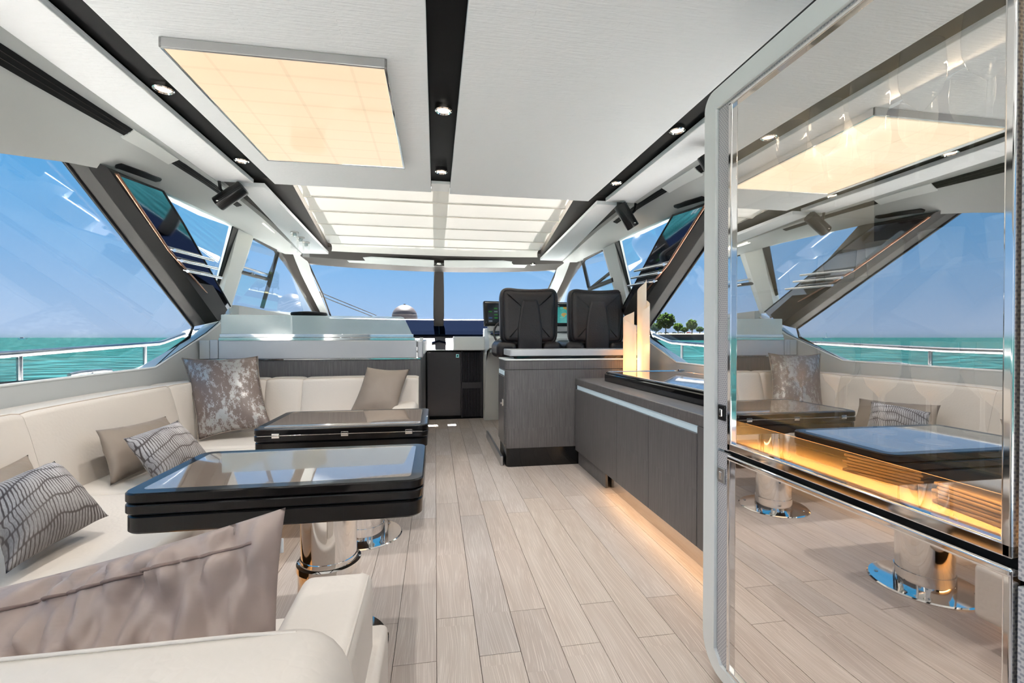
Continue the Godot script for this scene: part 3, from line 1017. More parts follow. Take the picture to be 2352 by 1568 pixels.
func build_outside() -> void:
	# sea
	var sea := struct("sea", "teal sea with small waves reaching the horizon", "sea")
	var pm := PlaneMesh.new()
	pm.size = Vector2(16000, 16000)
	obj("water", pm, M.sea, sea, V(0, -1.2, 0))
	# side decks, foredeck, cockpit: out of view, whitened to bounce light indoors
	var dk := struct("deck", "white side decks and foredeck outside", "deck")
	for s in [-1, 1]:
		obj("side_deck", slab(sds([V(-2.3, 0.45, 3.0), V(-2.3, 0.45, -4.6), V(-1.9, 0.62, -7.6), V(-2.6, 0.62, -7.6), V(-3.05, 0.45, -4.6), V(-3.05, 0.45, 3.0)], s), V(0, -0.1, 0)), M.bounce_deck, dk)
		obj("toe_rail", slab(sds([V(-3.05, 0.4, 3.0), V(-3.05, 0.4, -4.6), V(-3.05, 0.52, -4.6), V(-3.05, 0.52, 3.0)], s), V(-0.05 * -s, 0, 0)), M.gelcoat, dk)
	obj("foredeck", slab([V(-1.9, 0.98, -7.75), V(1.98, 0.98, -7.75), V(1.2, 1.02, -11.5), V(0.04, 1.05, -13.5), V(-1.12, 1.02, -11.5)], V(0, -0.1, 0)), M.gelcoat, dk)
	box("cockpit", V(-2.3, -0.12, 1.9), V(2.4, -0.04, 6.0), M.gelcoat, dk, 0.004)
	# guard rails
	for s in [-1, 1]:
		var side := "port" if s < 0 else "starboard"
		var r := thing("guard_rail", "polished steel guard rail outside the %s window" % side, "rail", sd(V(-2.8, 0.45, -3.6), s), 0.0, "guard rails")
		var off := -r.position
		var pts := []
		for p in sds([V(-2.8, 1.0, 3.0), V(-2.8, 1.02, -1.5), V(-2.8, 1.036, -3.48), V(-2.8, 1.088, -5.18), V(-2.795, 1.10, -5.26), V(-2.75, 1.225, -5.78), V(-2.6, 1.33, -6.6), V(-2.2, 1.36, -8.0)], s):
			pts.append(p + off)
		obj("top_rail", tube(pts, 0.024, 12), M.rail_steel, r)
		for z in [-0.4, -2.0, -3.62, -4.98]:
			var y: float = 1.03 if z > -4 else 1.08
			var p: Vector3 = sd(V(-2.8, y, z), s) + off
			obj("post", tube([p, V(p.x, 0.0, p.z)], 0.017, 10), M.rail_steel, r)
		var cp: Vector3 = sd(V(-2.765, 1.185, -5.62), s) + off
		obj("clamp", tube([cp, cp + sd(V(0.012, 0.03, -0.13), s) - sd(V(0, 0, 0), s)], 0.034, 12), M.gelcoat, r)
		var cl := thing("mooring_cleat", "low steel cleat on the %s side deck" % side, "cleat", sd(V(-2.45, 0.885, -3.74), s), 0.0, "mooring cleats")
		obj("bar", tube([V(0, 0.012, 0.2), V(0, 0.02, 0.1), V(0, 0.02, -0.1), V(0, 0.012, -0.2)], 0.014, 10), M.rail_steel, cl)
		obj("foot", tube([V(0, 0.02, 0), V(0, -0.43, 0)], 0.014, 10), M.rail_steel, cl)
	# dome on the foredeck
	var dm := thing("deck_dome", "ribbed bronze-blue dome standing on the foredeck", "dome", V(-0.585, 1.02, -9.0))
	var prof := []
	prof.append(Vector2(0.0, 0.0))
	prof.append(Vector2(0.235, 0.0))
	prof.append(Vector2(0.245, 0.5))
	for i in 19:
		var a := PI / 2 * i / 18.0
		var rr := 0.24 + (0.003 if i % 2 == 0 else -0.003)
		prof.append(Vector2(rr * cos(a) if i < 18 else 0.0, 0.53 + 0.23 * sin(a)))
	obj("shell", lathe(prof, 36), M.dome, dm)
	obj("cap", lathe([Vector2(0, -0.01), Vector2(0.025, -0.01), Vector2(0.02, 0.014), Vector2(0, 0.016)], 16), M.dome, dm, V(0, 0.762, 0))
	# two boats on the horizon to port
	var sb := thing("sailboat", "tiny sailboat with a pale sail on the horizon", "boat", V(-620, -1.2, -640))
	obj("hull", slab([V(-6, 0, 0), V(6, 0, 0), V(7.5, 1.6, 0), V(-7, 1.4, 0)], V(0, 0, 2)), M.gelcoat, sb)
	obj("sail", slab([V(-1, 2, 0.8), V(1.2, 2, 0.8), V(0.9, 12, 0.8)], V(0, 0, 0.2)), M.gelcoat, sb)
	var mb := thing("motorboat", "tiny white motorboat on the horizon to port", "boat", V(-560, -1.2, -730))
	obj("hull", slab([V(-5, 0, 0), V(4, 0, 0), V(6, 1.5, 0), V(-5, 1.2, 0)], V(0, 0, 2)), M.gelcoat, mb)
	obj("cabin", rbox(V(4, 1.4, 1.6), 0.3), M.car_dark, mb, V(-0.5, 2.0, 1.0))
	# park shore to starboard
	var sh := struct("shore", "grassy park shore behind a low stone sea wall", "shore")
	var d0 := V(0.496, 0, -0.869).normalized()   # towards the shore
	var al := V(0.869, 0, 0.496)                  # along it
	var c := d0 * 420.0
	for i in 3:
		var a0: float = [0.0, 4.0, 9.0][i]
		var y1: float = [1.2, 2.6, 4.0][i]
		var p: Vector3 = c + d0 * a0
		obj("sea_wall_step", slab([p - al * 260 + V(0, -1.4, 0), p + al * 900 + V(0, -1.4, 0), p + al * 900 + V(0, y1, 0), p - al * 260 + V(0, y1, 0)], d0 * 6.0), M.sea_wall, sh)
	var g := c + d0 * 15.0
	obj("lawn", slab([g - al * 260 + V(0, 4.0, 0), g + al * 900 + V(0, 4.0, 0), g + al * 900 + d0 * 120 + V(0, 6.5, 0), g - al * 260 + d0 * 120 + V(0, 6.5, 0)], V(0, -3, 0)), M.grass, sh)
	var rng := RandomNumberGenerator.new()
	rng.seed = 12
	var kinds := ["tall full park oak with dark leaves, nearest the window pillar", "rounded bushy tree right of the tall oak", "low shrubby tree left of the lone tree", "lone tree with a spreading crown and gaps of sky", "low bushy tree at the end of the row", "small tree half hidden by the cabinet edge", "dense low tree under the tall oak's crown"]
	# place along the shore (metres), depth, height, crown width
	var trees := [[-12.0, 40.0, 20.0, 17.0], [-1.0, 60.0, 11.0, 9.0], [5.0, 52.0, 6.5, 7.0], [11.5, 42.0, 13.5, 10.0], [19.0, 60.0, 7.0, 7.0], [27.0, 50.0, 10.0, 8.0], [-22.0, 62.0, 11.0, 11.0]]
	for i in trees.size():
		var t = trees[i]
		var base: Vector3 = c + al * t[0] + d0 * t[1] + V(0, 4.9, 0)
		var tr := thing("park_tree", kinds[i], "tree", base, 0.0, "park trees on the shore")
		obj("trunk", tube([V(0, -1, 0), V(0.2, t[2] * 0.35, 0), V(-0.2, t[2] * 0.6, 0.2)], 0.5, 8), M.bark, tr)
		var b := B.new()
		b.cur = -1
		for k in 420:
			var a := rng.randf() * TAU
			var u := rng.randf_range(-1, 1)
			var rad := pow(rng.randf(), 0.4)
			var q := V(cos(a) * sqrt(1 - u * u), u, sin(a) * sqrt(1 - u * u)) * rad
			var cen := V(q.x * t[3] * 0.5, t[2] * 0.62 + q.y * t[2] * 0.36, q.z * t[3] * 0.5)
			var sz: float = t[3] * 0.075 * rng.randf_range(0.7, 1.5)
			var bs := Basis.from_euler(V(rng.randf() * TAU, rng.randf() * TAU, 0))
			var pp := []
			for d in [V(1, 0, 0), V(-1, 0, 0), V(0, 0.8, 0), V(0, -0.8, 0), V(0, 0, 1), V(0, 0, -1)]:
				pp.append(cen + bs * (d * sz))
			for f in [[0, 2, 4], [4, 2, 1], [1, 2, 5], [5, 2, 0], [4, 3, 0], [1, 3, 4], [5, 3, 1], [0, 3, 5]]:
				b.t(pp[f[0]], pp[f[1]], pp[f[2]])
		obj("crown", fin(b), M.leaf if i % 2 == 1 else M.leaf_dark, tr)
	var cars := [[-17.0, "car_white", "white car parked under the tall oak"], [-11.0, "car_dark", "dark car parked beside the white car"], [-4.0, "car_white", "white car parked left of the dark estate"], [2.0, "car_dark", "dark estate car parked left of the red car"], [8.5, "car_red", "dark red car parked under the lone tree"]]
	for t in cars:
		var p: Vector3 = c + al * t[0] + d0 * 34.0 + V(0, 4.85, 0)
		var cr := thing("parked_car", t[2], "car", p, rad_to_deg(atan2(-al.z, al.x)), "cars parked along the park shore")
		obj("body", extrude(PackedVector2Array([Vector2(-2.3, 0.3), Vector2(2.3, 0.3), Vector2(2.3, 0.85), Vector2(1.4, 0.95), Vector2(0.7, 1.5), Vector2(-1.4, 1.5), Vector2(-2.1, 0.95), Vector2(-2.3, 0.9)]), -1.0, 1.0, 0.08), M[t[1]], cr)
		for wx in [-1.45, 1.45]:
			obj("wheel", lathe([Vector2(0, -1.05), Vector2(0.35, -1.05), Vector2(0.35, 1.05), Vector2(0, 1.05)], 12), M.black_matte, cr, V(wx, 0.35, 0), V(90, 0, 0))

func build_console() -> void:
	# long cabinet behind the sofa, with a glass upstand
	var c := thing("port_console", "long white and grey console behind the sofa with a frosted glass upstand", "console", V(-1.0, 0, -5.4))
	var o := V(1.0, 0, 5.4)
	box("body", V(-1.98, 0.0, -6.44) + o, V(-0.135, 0.945, -4.415) + o, M.veneer, c, 0.006)
	box("mirror_strip", V(-1.97, 0.945, -6.4) + o, V(-0.14, 0.957, -4.405) + o, M.chrome, c, 0.001)
	box("front_band", V(-1.895, 0.957, -4.45) + o, V(-0.175, 1.123, -4.40) + o, M.silver_paint, c, 0.008, 2)
	box("end_panel", V(-1.965, 0.96, -4.46) + o, V(-1.898, 1.13, -4.402) + o, M.silver_paint, c, 0.005, 2)
	box("end_panel", V(-2.05, 0.96, -4.47) + o, V(-1.968, 1.125, -4.404) + o, M.satin, c, 0.004)
	box("end_cap", V(-0.172, 0.957, -6.42) + o, V(-0.115, 1.123, -4.42) + o, M.silver_paint, c, 0.016, 3)
	box("worktop", V(-2.0, 1.06, -6.42) + o, V(-0.15, 1.118, -4.46) + o, M.satin_white, c, 0.004)
	box("glass_rail", V(-1.892, 1.123, -4.43) + o, V(-0.19, 1.150, -4.402) + o, M.chrome, c, 0.002)
	box("glass_rail", V(-1.885, 1.152, -4.428) + o, V(-0.205, 1.182, -4.404) + o, M.chrome, c, 0.002)
	obj("glass_upstand", extrude(PackedVector2Array([Vector2(-1.877, 1.178), Vector2(-0.216, 1.178), Vector2(-0.285, 1.325), Vector2(-0.297, 1.34), Vector2(-0.318, 1.347), Vector2(-1.87, 1.355), Vector2(-1.877, 1.35)]), -4.425, -4.413, 0.001), M.frosted, c, o)
	box("latch", V(-0.152, 1.06, -4.6) + o, V(-0.118, 1.15, -4.55) + o, M.satin_white, c, 0.006, 2)
	box("latch_base", V(-0.16, 0.99, -4.62) + o, V(-0.102, 1.10, -4.50) + o, M.satin_white, c, 0.012, 2)
	# dark drum on the worktop, seen through the glass
	var d := thing("dark_drum", "dark teal drum with a rimmed lid behind the frosted glass", "drum", V(-1.225, 1.118, -4.75))
	obj("body", lathe([Vector2(0, 0), Vector2(0.15, 0), Vector2(0.15, 0.245), Vector2(0, 0.245)], 40), M.drum_dark, d)
	obj("lid", lathe([Vector2(0, 0.248), Vector2(0.162, 0.248), Vector2(0.167, 0.262), Vector2(0.160, 0.277), Vector2(0.06, 0.288), Vector2(0, 0.288)], 40), M.rubber, d)
	# fridge front of the forward cabinet
	var f := thing("louvred_cabinet", "black forward cabinet with a flush door and vertical louvres", "cabinet", V(0.27, 0, -6.52))
	o = V(-0.27, 0, 6.52)
	box("carcass", V(-0.13, 0.0, -6.57) + o, V(0.675, 0.966, -6.475) + o, M.black_matte, f, 0.004)
	var dr := box("door", V(-0.112, 0.05, -6.47) + o, V(0.355, 0.945, -6.45) + o, M.charcoal, f, 0.004)
	var la := obj("latch", rbox(V(0.045, 0.05, 0.008), 0.004), M.chrome, dr, V(0.185, 0.395, 0.012))
	obj("keyhole", rbox(V(0.018, 0.022, 0.006), 0.003), M.black_matte, la, V(0, 0, 0.004))
	box("frame", V(0.36, 0.02, -6.47) + o, V(0.378, 0.955, -6.445) + o, M.charcoal, f, 0.003)
	box("frame", V(0.642, 0.02, -6.47) + o, V(0.665, 0.955, -6.445) + o, M.charcoal, f, 0.003)
	box("cross_bar", V(0.378, 0.43, -6.47) + o, V(0.642, 0.515, -6.449) + o, M.charcoal, f, 0.003)
	for row in [[0.03, 0.43], [0.515, 0.94]]:
		for i in 12:
			var x := 0.39 + 0.0215 * i
			box("louvre", V(x, row[0], -6.468) + o, V(x + 0.011, row[1], -6.45) + o, M.charcoal, f, 0.002)
	# pale locker block on the dash shelf
	var w := thing("dash_locker", "pale rounded locker block between the dash shelf and the helm", "locker", V(0.45, 0.97, -6.4))
	obj("block", rbox(V(0.43, 0.19, 0.2), 0.012, 2), M.satin_white, w, V(0.01, 0.1, 0.02))

func seat_cushion(parent: Node, a: Vector3, c: Vector3, m: Material) -> void:
	box("seat_cushion", a, c, m, parent, 0.045, 4)

func build_sofa() -> void:
	var s := thing("sofa", "cream leather U-shaped sofa wrapped round the two tables", "sofa", V(-1.2, 0, -2.6))
	var o := V(1.2, 0, 2.6)
	# plinths
	box("plinth", V(-2.1, 0.0, -4.38) + o, V(-1.17, 0.10, -0.5) + o, M.black_matte, s, 0.004)
	box("plinth", V(-1.17, 0.0, -4.38) + o, V(-0.25, 0.10, -3.72) + o, M.black_matte, s, 0.004)
	box("plinth", V(-1.17, 0.0, -1.28) + o, V(-0.25, 0.10, -0.5) + o, M.black_matte, s, 0.004)
	# bases
	box("base", V(-2.1, 0.10, -4.4) + o, V(-1.07, 0.235, -0.5) + o, M.cream, s, 0.012, 2)
	box("base", V(-1.07, 0.10, -4.4) + o, V(-0.155, 0.235, -3.62) + o, M.cream, s, 0.012, 2)
	box("base", V(-1.07, 0.10, -1.40) + o, V(-0.14, 0.30, -0.42) + o, M.cream, s, 0.02, 3)
	# seat cushions
	seat_cushion(s, V(-1.86, 0.23, -2.575) + o, V(-1.0, 0.375, -1.37) + o, M.cream)
	seat_cushion(s, V(-1.86, 0.23, -3.50) + o, V(-1.0, 0.375, -2.578) + o, M.cream)
	seat_cushion(s, V(-1.86, 0.23, -4.2) + o, V(-1.0, 0.375, -3.503) + o, M.cream)
	seat_cushion(s, V(-0.997, 0.23, -4.2) + o, V(-0.36, 0.375, -3.54) + o, M.cream)
	seat_cushion(s, V(-1.86, 0.23, -1.367) + o, V(-1.0, 0.375, -0.72) + o, M.cream)
	seat_cushion(s, V(-0.997, 0.23, -1.37) + o, V(-0.36, 0.375, -0.72) + o, M.cream)
	# back: one section swept along the side, round the corner and across
	var path := []
	for i in 12:
		path.append([V(-1.83, 0, lerpf(-0.6, -3.72, i / 11.0)), V(-1, 0, 0)])
	for i in range(1, 9):
		var a := PI / 2 * i / 8.0
		path.append([V(-1.83 + 0.34 * (1 - cos(a)), 0, -3.72 - 0.34 * sin(a)), V(-cos(a), 0, -sin(a))])
	for i in range(1, 7):
		path.append([V(lerpf(-1.49, -0.15, i / 6.0), 0, -4.06), V(0, 0, -1)])
	var sec := [[0.0, 0.30], [0.0, 0.37], [0.03, 0.5], [0.075, 0.68], [0.098, 0.765], [0.105, 0.782], [0.120, 0.792], [0.14, 0.795], [0.26, 0.800], [0.272, 0.79], [0.275, 0.70], [0.275, 0.30]]
	# arc length positions
	var cum := [0.0]
	for i in path.size() - 1:
		cum.append(cum[i] + path[i][0].distance_to(path[i + 1][0]))
	var total: float = cum[cum.size() - 1]
	var cuts := [0.0, 1.93, 3.14, 3.72, total - 0.98, total]
	for ci in cuts.size() - 1:
		var rings := []
		var n := 14
		for j in n + 1:
			var t := float(j) / n
			t = lerpf(t, 0.5 - 0.5 * cos(PI * t), 0.7)
			var d: float = lerpf(cuts[ci] + 0.0008, cuts[ci + 1] - 0.0008, t)
			var e: float = minf(d - cuts[ci], cuts[ci + 1] - d)
			var puff := 0.012 * (1.0 - exp(-e / 0.012)) - 0.012 + 0.006 * sin(PI * t)
			var i := 0
			while i < cum.size() - 2 and cum[i + 1] < d:
				i += 1
			var k: float = clampf((d - cum[i]) / (cum[i + 1] - cum[i]), 0, 1)
			var p: Vector3 = path[i][0].lerp(path[i + 1][0], k)
			var nr: Vector3 = path[i][1].lerp(path[i + 1][1], k).normalized()
			var ring := PackedVector3Array()
			for q in sec:
				var inw: float = puff if q[0] < 0.2 else 0.0
				var dy: float = puff * 0.8 if q[1] > 0.76 else 0.0
				ring.append(p + nr * (q[0] - inw) + V(0, q[1] + dy, 0) + o)
			rings.append(ring)
		var bc := obj("back_cushion", loft(rings), M.cream, s)
		# piping along the top front edge
		var line := []
		for r in rings:
			line.append(r[6] + V(0, 0.001, 0))
		obj("piping", tube(line, 0.0028, 6), M.stitch, bc)
	# forward end arm
	box("end_arm", V(-0.36, 0.23, -4.36) + o, V(-0.15, 0.585, -3.60) + o, M.cream, s, 0.05, 4)
	# aft back, seen from behind, with its end arm
	var rings2 := []
	for q in [[-1.95, 0.0], [-1.2, 0.0], [-0.6, 0.0], [-0.28, 0.0], [-0.215, 0.0], [-0.195, 0.0017], [-0.175, 0.0066], [-0.157, 0.0148], [-0.142, 0.026], [-0.130, 0.04], [-0.121, 0.056], [-0.116, 0.074], [-0.114, 0.10]]:
		var ring := PackedVector3Array()
		var k: float = q[1]
		for p in [[-0.75 + k, 0.36], [-0.76 + k, 0.55], [-0.762 + k, 0.68 - k], [-0.752 + k * 0.8, 0.696 - k], [-0.735 + k * 0.6, 0.702 - k], [-0.62, 0.705 - k], [-0.55, 0.70 - k], [-0.51, 0.66 - k], [-0.50, 0.5], [-0.50, 0.1], [-0.7, 0.1]]:
			ring.append(V(q[0], p[1], p[0]) + o)
		rings2.append(ring)
	var ab := obj("aft_back", loft(rings2), M.cream, s)
	obj("piping", tube([V(-1.9, 0.704, -0.735) + o, V(-0.28, 0.704, -0.735) + o, V(-0.21, 0.70, -0.735) + o], 0.003, 6), M.cream, ab)
	obj("piping", tube([V(-0.168, 0.69, -0.64) + o, V(-0.150, 0.67, -0.58) + o, V(-0.145, 0.6, -0.515) + o, V(-0.145, 0.3, -0.508) + o], 0.004, 6), M.cream, ab)
	var arm := box("aft_arm", V(-0.358, 0.22, -1.325) + o, V(-0.172, 0.50, -0.6) + o, M.cream, s, 0.032, 5)
	obj("piping", tube([V(0.082, 0.132, 0.34), V(0.082, 0.132, -0.335), V(0.06, 0.132, -0.352)], 0.0035, 6), M.cream, arm)
	# warm strip under the front edge
	var led := thing("sofa_plinth_lamp", "warm light strip under the sofa front by the table leg", "strip light", V(-1.158, 0.091, -2.6))
	obj("lamp_strip", rbox(V(0.012, 0.01, 2.2), 0.003), M.led_warm, led)
	area_light("strip_light", V(0.012, -0.004, 0), V(-60, -90, 0), Vector2(2.2, 0.02), c8(255, 190, 110), 0.08, led)
	var led2 := thing("sofa_plinth_lamp", "warm light strip under the aft end of the sofa", "strip light", V(-0.8, 0.09, -1.295))
	obj("lamp_strip", rbox(V(0.9, 0.01, 0.012), 0.003), M.led_warm, led2)
	area_light("strip_light", V(0, -0.004, -0.012), V(-60, 0, 0), Vector2(0.9, 0.02), c8(255, 190, 110), 0.06, led2)

func build_tables() -> void:
	var spec := [["near", V(-1.0, 0, -2.19), V(-0.043, 0, -1.63), V(-0.388, 0, -1.766), "black lacquer folding table with a shagreen top, nearest the camera"], ["far", V(-0.985, 0, -3.28), V(-0.043, 0, -2.655), V(-0.407, 0, -2.75), "black lacquer folding table with steel hinges, beside the forward sofa seat"]]
	for i in 2:
		var a: Vector3 = spec[i][1]
		var c: Vector3 = spec[i][2]
		var pp: Vector3 = spec[i][3]
		var t := thing("folding_table", spec[i][4], "table", V(pp.x, 0, pp.z), 0.0, "saloon tables")
		var o := -V(pp.x, 0, pp.z)
		var R := V(90, 0, 0)   # polygon y becomes z, depth goes down
		var out := rrect(a.x + o.x, a.z + o.z, c.x + o.x, c.z + o.z, 0.055, 8)
		var low := rrect(a.x + o.x + 0.004, a.z + o.z + 0.004, c.x + o.x - 0.004, c.z + o.z - 0.004, 0.055, 8)
		# with the x turn of 90 degrees local (x, y, z) -> (x, -z, y): depth z from -top to -bottom
		obj("top_leaf", extrude(out, -0.65, -0.616, 0.005), M.ebony, t, Vector3.ZERO, R)
		obj("lower_leaf", extrude(out, -0.612, -0.580, 0.004), M.ebony, t, Vector3.ZERO, R)
		obj("frame", extrude(low, -0.576, -0.517, 0.006), M.ebony, t, Vector3.ZERO, R)
		obj("core", extrude(rrect(a.x + o.x + 0.02, a.z + o.z + 0.02, c.x + o.x - 0.02, c.z + o.z - 0.02, 0.05, 6), -0.618, -0.55, 0.002), M.black_matte, t, Vector3.ZERO, R)
		obj("inlay", extrude(rrect(a.x + o.x + 0.045, a.z + o.z + 0.045, c.x + o.x - 0.045, c.z + o.z - 0.045, 0.02, 4), -0.6506, -0.646, 0.0003), M.inlay, t, Vector3.ZERO, R)
		if i == 1:
			for hx in [-0.86, -0.5, -0.15]:
				var h := obj("hinge", rbox(V(0.04, 0.026, 0.006), 0.002), M.chrome, t, V(hx + o.x, 0.614, c.z + o.z + 0.002))
				obj("knuckle", tube([V(-0.017, 0, 0.003), V(0.017, 0, 0.003)], 0.004, 8), M.steel, h)
			box("hinge_rail", V(a.x + o.x + 0.03, 0.612, c.z + o.z - 0.01), V(c.x + o.x - 0.03, 0.616, c.z + o.z + 0.001), M.steel, t, 0.001)
		obj("column", lathe([Vector2(0, 0.51), Vector2(0.097, 0.51), Vector2(0.097, 0.3), Vector2(0, 0.3)], 48), M.chrome, t, V(0, 0.006, 0))
		obj("collar", lathe([Vector2(0.09, 0.352), Vector2(0.100, 0.352), Vector2(0.100, 0.336), Vector2(0.103, 0.334), Vector2(0.112, 0.332), Vector2(0.113, 0.312), Vector2(0.09, 0.312)], 48), M.chrome, t)
		obj("sleeve", lathe([Vector2(0, 0.314), Vector2(0.108, 0.314), Vector2(0.108, 0.006), Vector2(0, 0.006)], 48), M.chrome, t)
		obj("foot_band", lathe([Vector2(0.1, 0.075), Vector2(0.111, 0.075), Vector2(0.112, 0.042), Vector2(0.1125, 0.040), Vector2(0.113, 0.008), Vector2(0.1, 0.008)], 48), M.chrome, t)
		var bp := obj("base_plate", lathe([Vector2(0, 0), Vector2(0.212, 0), Vector2(0.212, 0.005), Vector2(0.206, 0.010), Vector2(0, 0.012)], 64), M.chrome, t)
		for k in 4:
			var an := PI / 4 + k * PI / 2
			obj("screw", lathe([Vector2(0, 0.010), Vector2(0.009, 0.010), Vector2(0.007, 0.0135), Vector2(0, 0.014)], 12), M.steel, bp, V(cos(an) * 0.175, 0, sin(an) * 0.175))

# stack of inset outlines: a padded panel; prof holds (inset, depth)
func padded(poly: PackedVector2Array, prof: Array) -> ArrayMesh:
	var rings := []
	for p in prof:
		var q := inset(poly, p[0]) if absf(p[0]) > 1e-6 else poly
		var r := PackedVector3Array()
		for v in q:
			r.append(V(v.x, v.y, p[1]))
		rings.append(r)
	return loft(rings)

func padded_flat(poly: PackedVector2Array, prof: Array) -> ArrayMesh:
	var rings := []
	for p in prof:
		var q := inset(poly, p[0]) if absf(p[0]) > 1e-6 else poly
		var r := PackedVector3Array()
		for v in q:
			r.append(V(v.x, v.y, p[1]))
		rings.append(r)
	return loft(rings, true, false)

func smooth_poly(pts: Array, seg := 4) -> PackedVector2Array:
	var out := PackedVector2Array()
	var n := pts.size()
	for i in n:
		var p0: Vector2 = pts[(i + n - 1) % n]
		var p1: Vector2 = pts[i]
		var p2: Vector2 = pts[(i + 1) % n]
		var p3: Vector2 = pts[(i + 2) % n]
		for k in seg:
			out.append(p1.cubic_interpolate(p2, p0, p3, float(k) / seg))
	return out

func build_helm() -> void:
	# grey veneer cabinet behind the seats
	var c := thing("helm_cabinet", "grey veneer cabinet behind the helm seats on a gloss black plinth", "cabinet", V(1.25, 0, -4.2))
	var o := V(-1.25, 0, 4.2)
	var R := V(90, 0, 0)
	var fp := rrect(0.612 + o.x, -4.42 + o.z, 1.95 + o.x, -3.97 + o.z, 0.045, 6)
	obj("plinth", extrude(inset(fp, 0.008), -0.165, 0.0, 0.002), M.gloss_black, c, Vector3.ZERO, R)
	obj("body", extrude(fp, -0.862, -0.165, 0.003), M.veneer, c, Vector3.ZERO, R)
	obj("top_band", extrude(fp, -0.945, -0.865, 0.003), M.veneer, c, Vector3.ZERO, R)
	obj("counter", extrude(inset(fp, -0.006), -0.958, -0.945, 0.003), M.satin_white, c, Vector3.ZERO, R)
	obj("riser", extrude(rrect(0.70 + o.x, -4.38 + o.z, 1.9 + o.x, -4.02 + o.z, 0.03, 4), -0.985, -0.955, 0.002), M.gloss_black, c, Vector3.ZERO, R)
	obj("shelf_slab", extrude(rrect(0.655 + o.x, -4.40 + o.z, 1.92 + o.x, -4.0 + o.z, 0.03, 4), -1.042, -0.985, 0.004), M.silver_paint, c, Vector3.ZERO, R)
	var dr := box("door", V(0.604, 0.19, -4.38) + o, V(0.613, 0.80, -4.03) + o, M.veneer, c, 0.002)
	var lt := obj("latch", rbox(V(0.02, 0.065, 0.03), 0.005, 2), M.chrome, dr, V(-0.008, 0.07, 0.14))
	obj("thumb_turn", rbox(V(0.02, 0.02, 0.012), 0.004), M.steel, lt, V(-0.012, -0.006, 0))
	box("pull_recess", V(0.606, 0.81, -4.36) + o, V(0.615, 0.85, -4.04) + o, M.led_cool, c, 0.002)
	box("step", V(0.575, 0.0, -5.2) + o, V(0.60, 0.085, -4.03) + o, M.brushed, c, 0.006, 2)
	# two seats
	var half := [Vector2(0.0, 1.642), Vector2(0.12, 1.646), Vector2(0.22, 1.654), Vector2(0.275, 1.635), Vector2(0.298, 1.58), Vector2(0.303, 1.5), Vector2(0.300, 1.38), Vector2(0.298, 1.26), Vector2(0.294, 1.16), Vector2(0.265, 1.10), Vector2(0.20, 1.075), Vector2(0.0, 1.068)]
	var pts := []
	for p in half:
		pts.append(p)
	for i in range(half.size() - 2, 0, -1):
		pts.append(Vector2(-half[i].x, half[i].y))
	pts.reverse()
	var outl := smooth_poly(pts, 3)
	for i in 2:
		var x := [0.99, 1.745][i] as float
		var st := thing("helm_chair", ["black leather helm seat nearest the centre line", "black leather helm seat beside the glowing lamp"][i], "seat", V(x, -0.0575, -4.80), [0.0, -2.0][i], "helm seats")
		st.scale = V(1.05, 1.05, 1.05)
		var b := obj("backrest", padded(outl, [[0.06, -0.075], [0.02, -0.07], [0.0, -0.04], [0.0, 0.02], [0.008, 0.034], [0.03, 0.042]]), M.black_leather, st)
		obj("back_pad", padded(inset(outl, 0.034), [[0.0, 0.036], [0.002, 0.05], [0.010, 0.058], [0.026, 0.063], [0.045, 0.065]]), M.black_leather, b)
		var pipe := []
		var q := inset(outl, 0.022)
		for p in q:
			pipe.append(V(p.x, p.y, 0.042))
		pipe.append(pipe[0])
		obj("piping", tube(pipe, 0.006, 6), M.black_leather, b)
		obj("spine", padded_flat(smooth_poly([Vector2(-0.125, 1.0), Vector2(0.125, 1.0), Vector2(0.124, 1.25), Vector2(0.095, 1.45), Vector2(0.072, 1.528), Vector2(-0.072, 1.528), Vector2(-0.095, 1.45), Vector2(-0.124, 1.25)], 1), [[0.0, 0.05], [0.0, 0.072], [0.006, 0.080], [0.02, 0.084]]), M.black_leather, b)
		obj("seat_cushion", rbox(V(0.60, 0.14, 0.55), 0.05, 4), M.black_leather, st, V(0, 1.05, -0.32))
		for sgn in [-1, 1]:
			obj("bolster", rbox(V(0.21, 0.17, 0.5), 0.06, 4), M.black_leather, st, V(0.235 * sgn, 1.025, -0.16))
			obj("hip_pad", rbox(V(0.16, 0.12, 0.12), 0.035, 4), M.black_leather, st, V(0.215 * sgn, 1.02, 0.03))
		obj("pedestal", rbox(V(0.22, 0.95, 0.22), 0.03, 2), M.black_plastic, st, V(0, 0.53, -0.3))
	# helm console
	var h := thing("helm_console", "white helm console with sloping switch panel ahead of the seats", "helm console", V(1.3, 0, -6.0))
	o = V(-1.3, 0, 6.0)
	var rings := []
	for x in [0.672, 2.0]:
		rings.append(PackedVector3Array([V(x, 0, -6.46) + o, V(x, 1.28, -6.46) + o, V(x, 1.27, -6.05) + o, V(x, 1.14, -5.75) + o, V(x, 1.02, -5.72) + o, V(x, 0.97, -6.0) + o, V(x, 0.0, -6.3) + o]))
	obj("body", loft_strips(rings), M.satin_white, h)
	box("side_panel", V(0.69, 0.96, -6.2) + o, V(0.86, 1.0, -5.7) + o, M.satin, h, 0.006)
	box("knee_panel", V(0.86, 0.0, -6.42) + o, V(1.9, 0.98, -6.3) + o, M.silver_paint, h, 0.006)
	box("switch_panel", V(0.70, 1.19, -5.88) + o, V(0.83, 1.20, -5.80) + o, M.black_plastic, h, 0.003)
	for i in 3:
		for j in 2:
			box("switch", V(0.71 + 0.04 * i, 1.2, -5.875 + 0.04 * j) + o, V(0.735 + 0.04 * i, 1.207, -5.855 + 0.04 * j) + o, M.switch_blue, h, 0.002)
	# displays
	var nA := noise(0.02, 44)
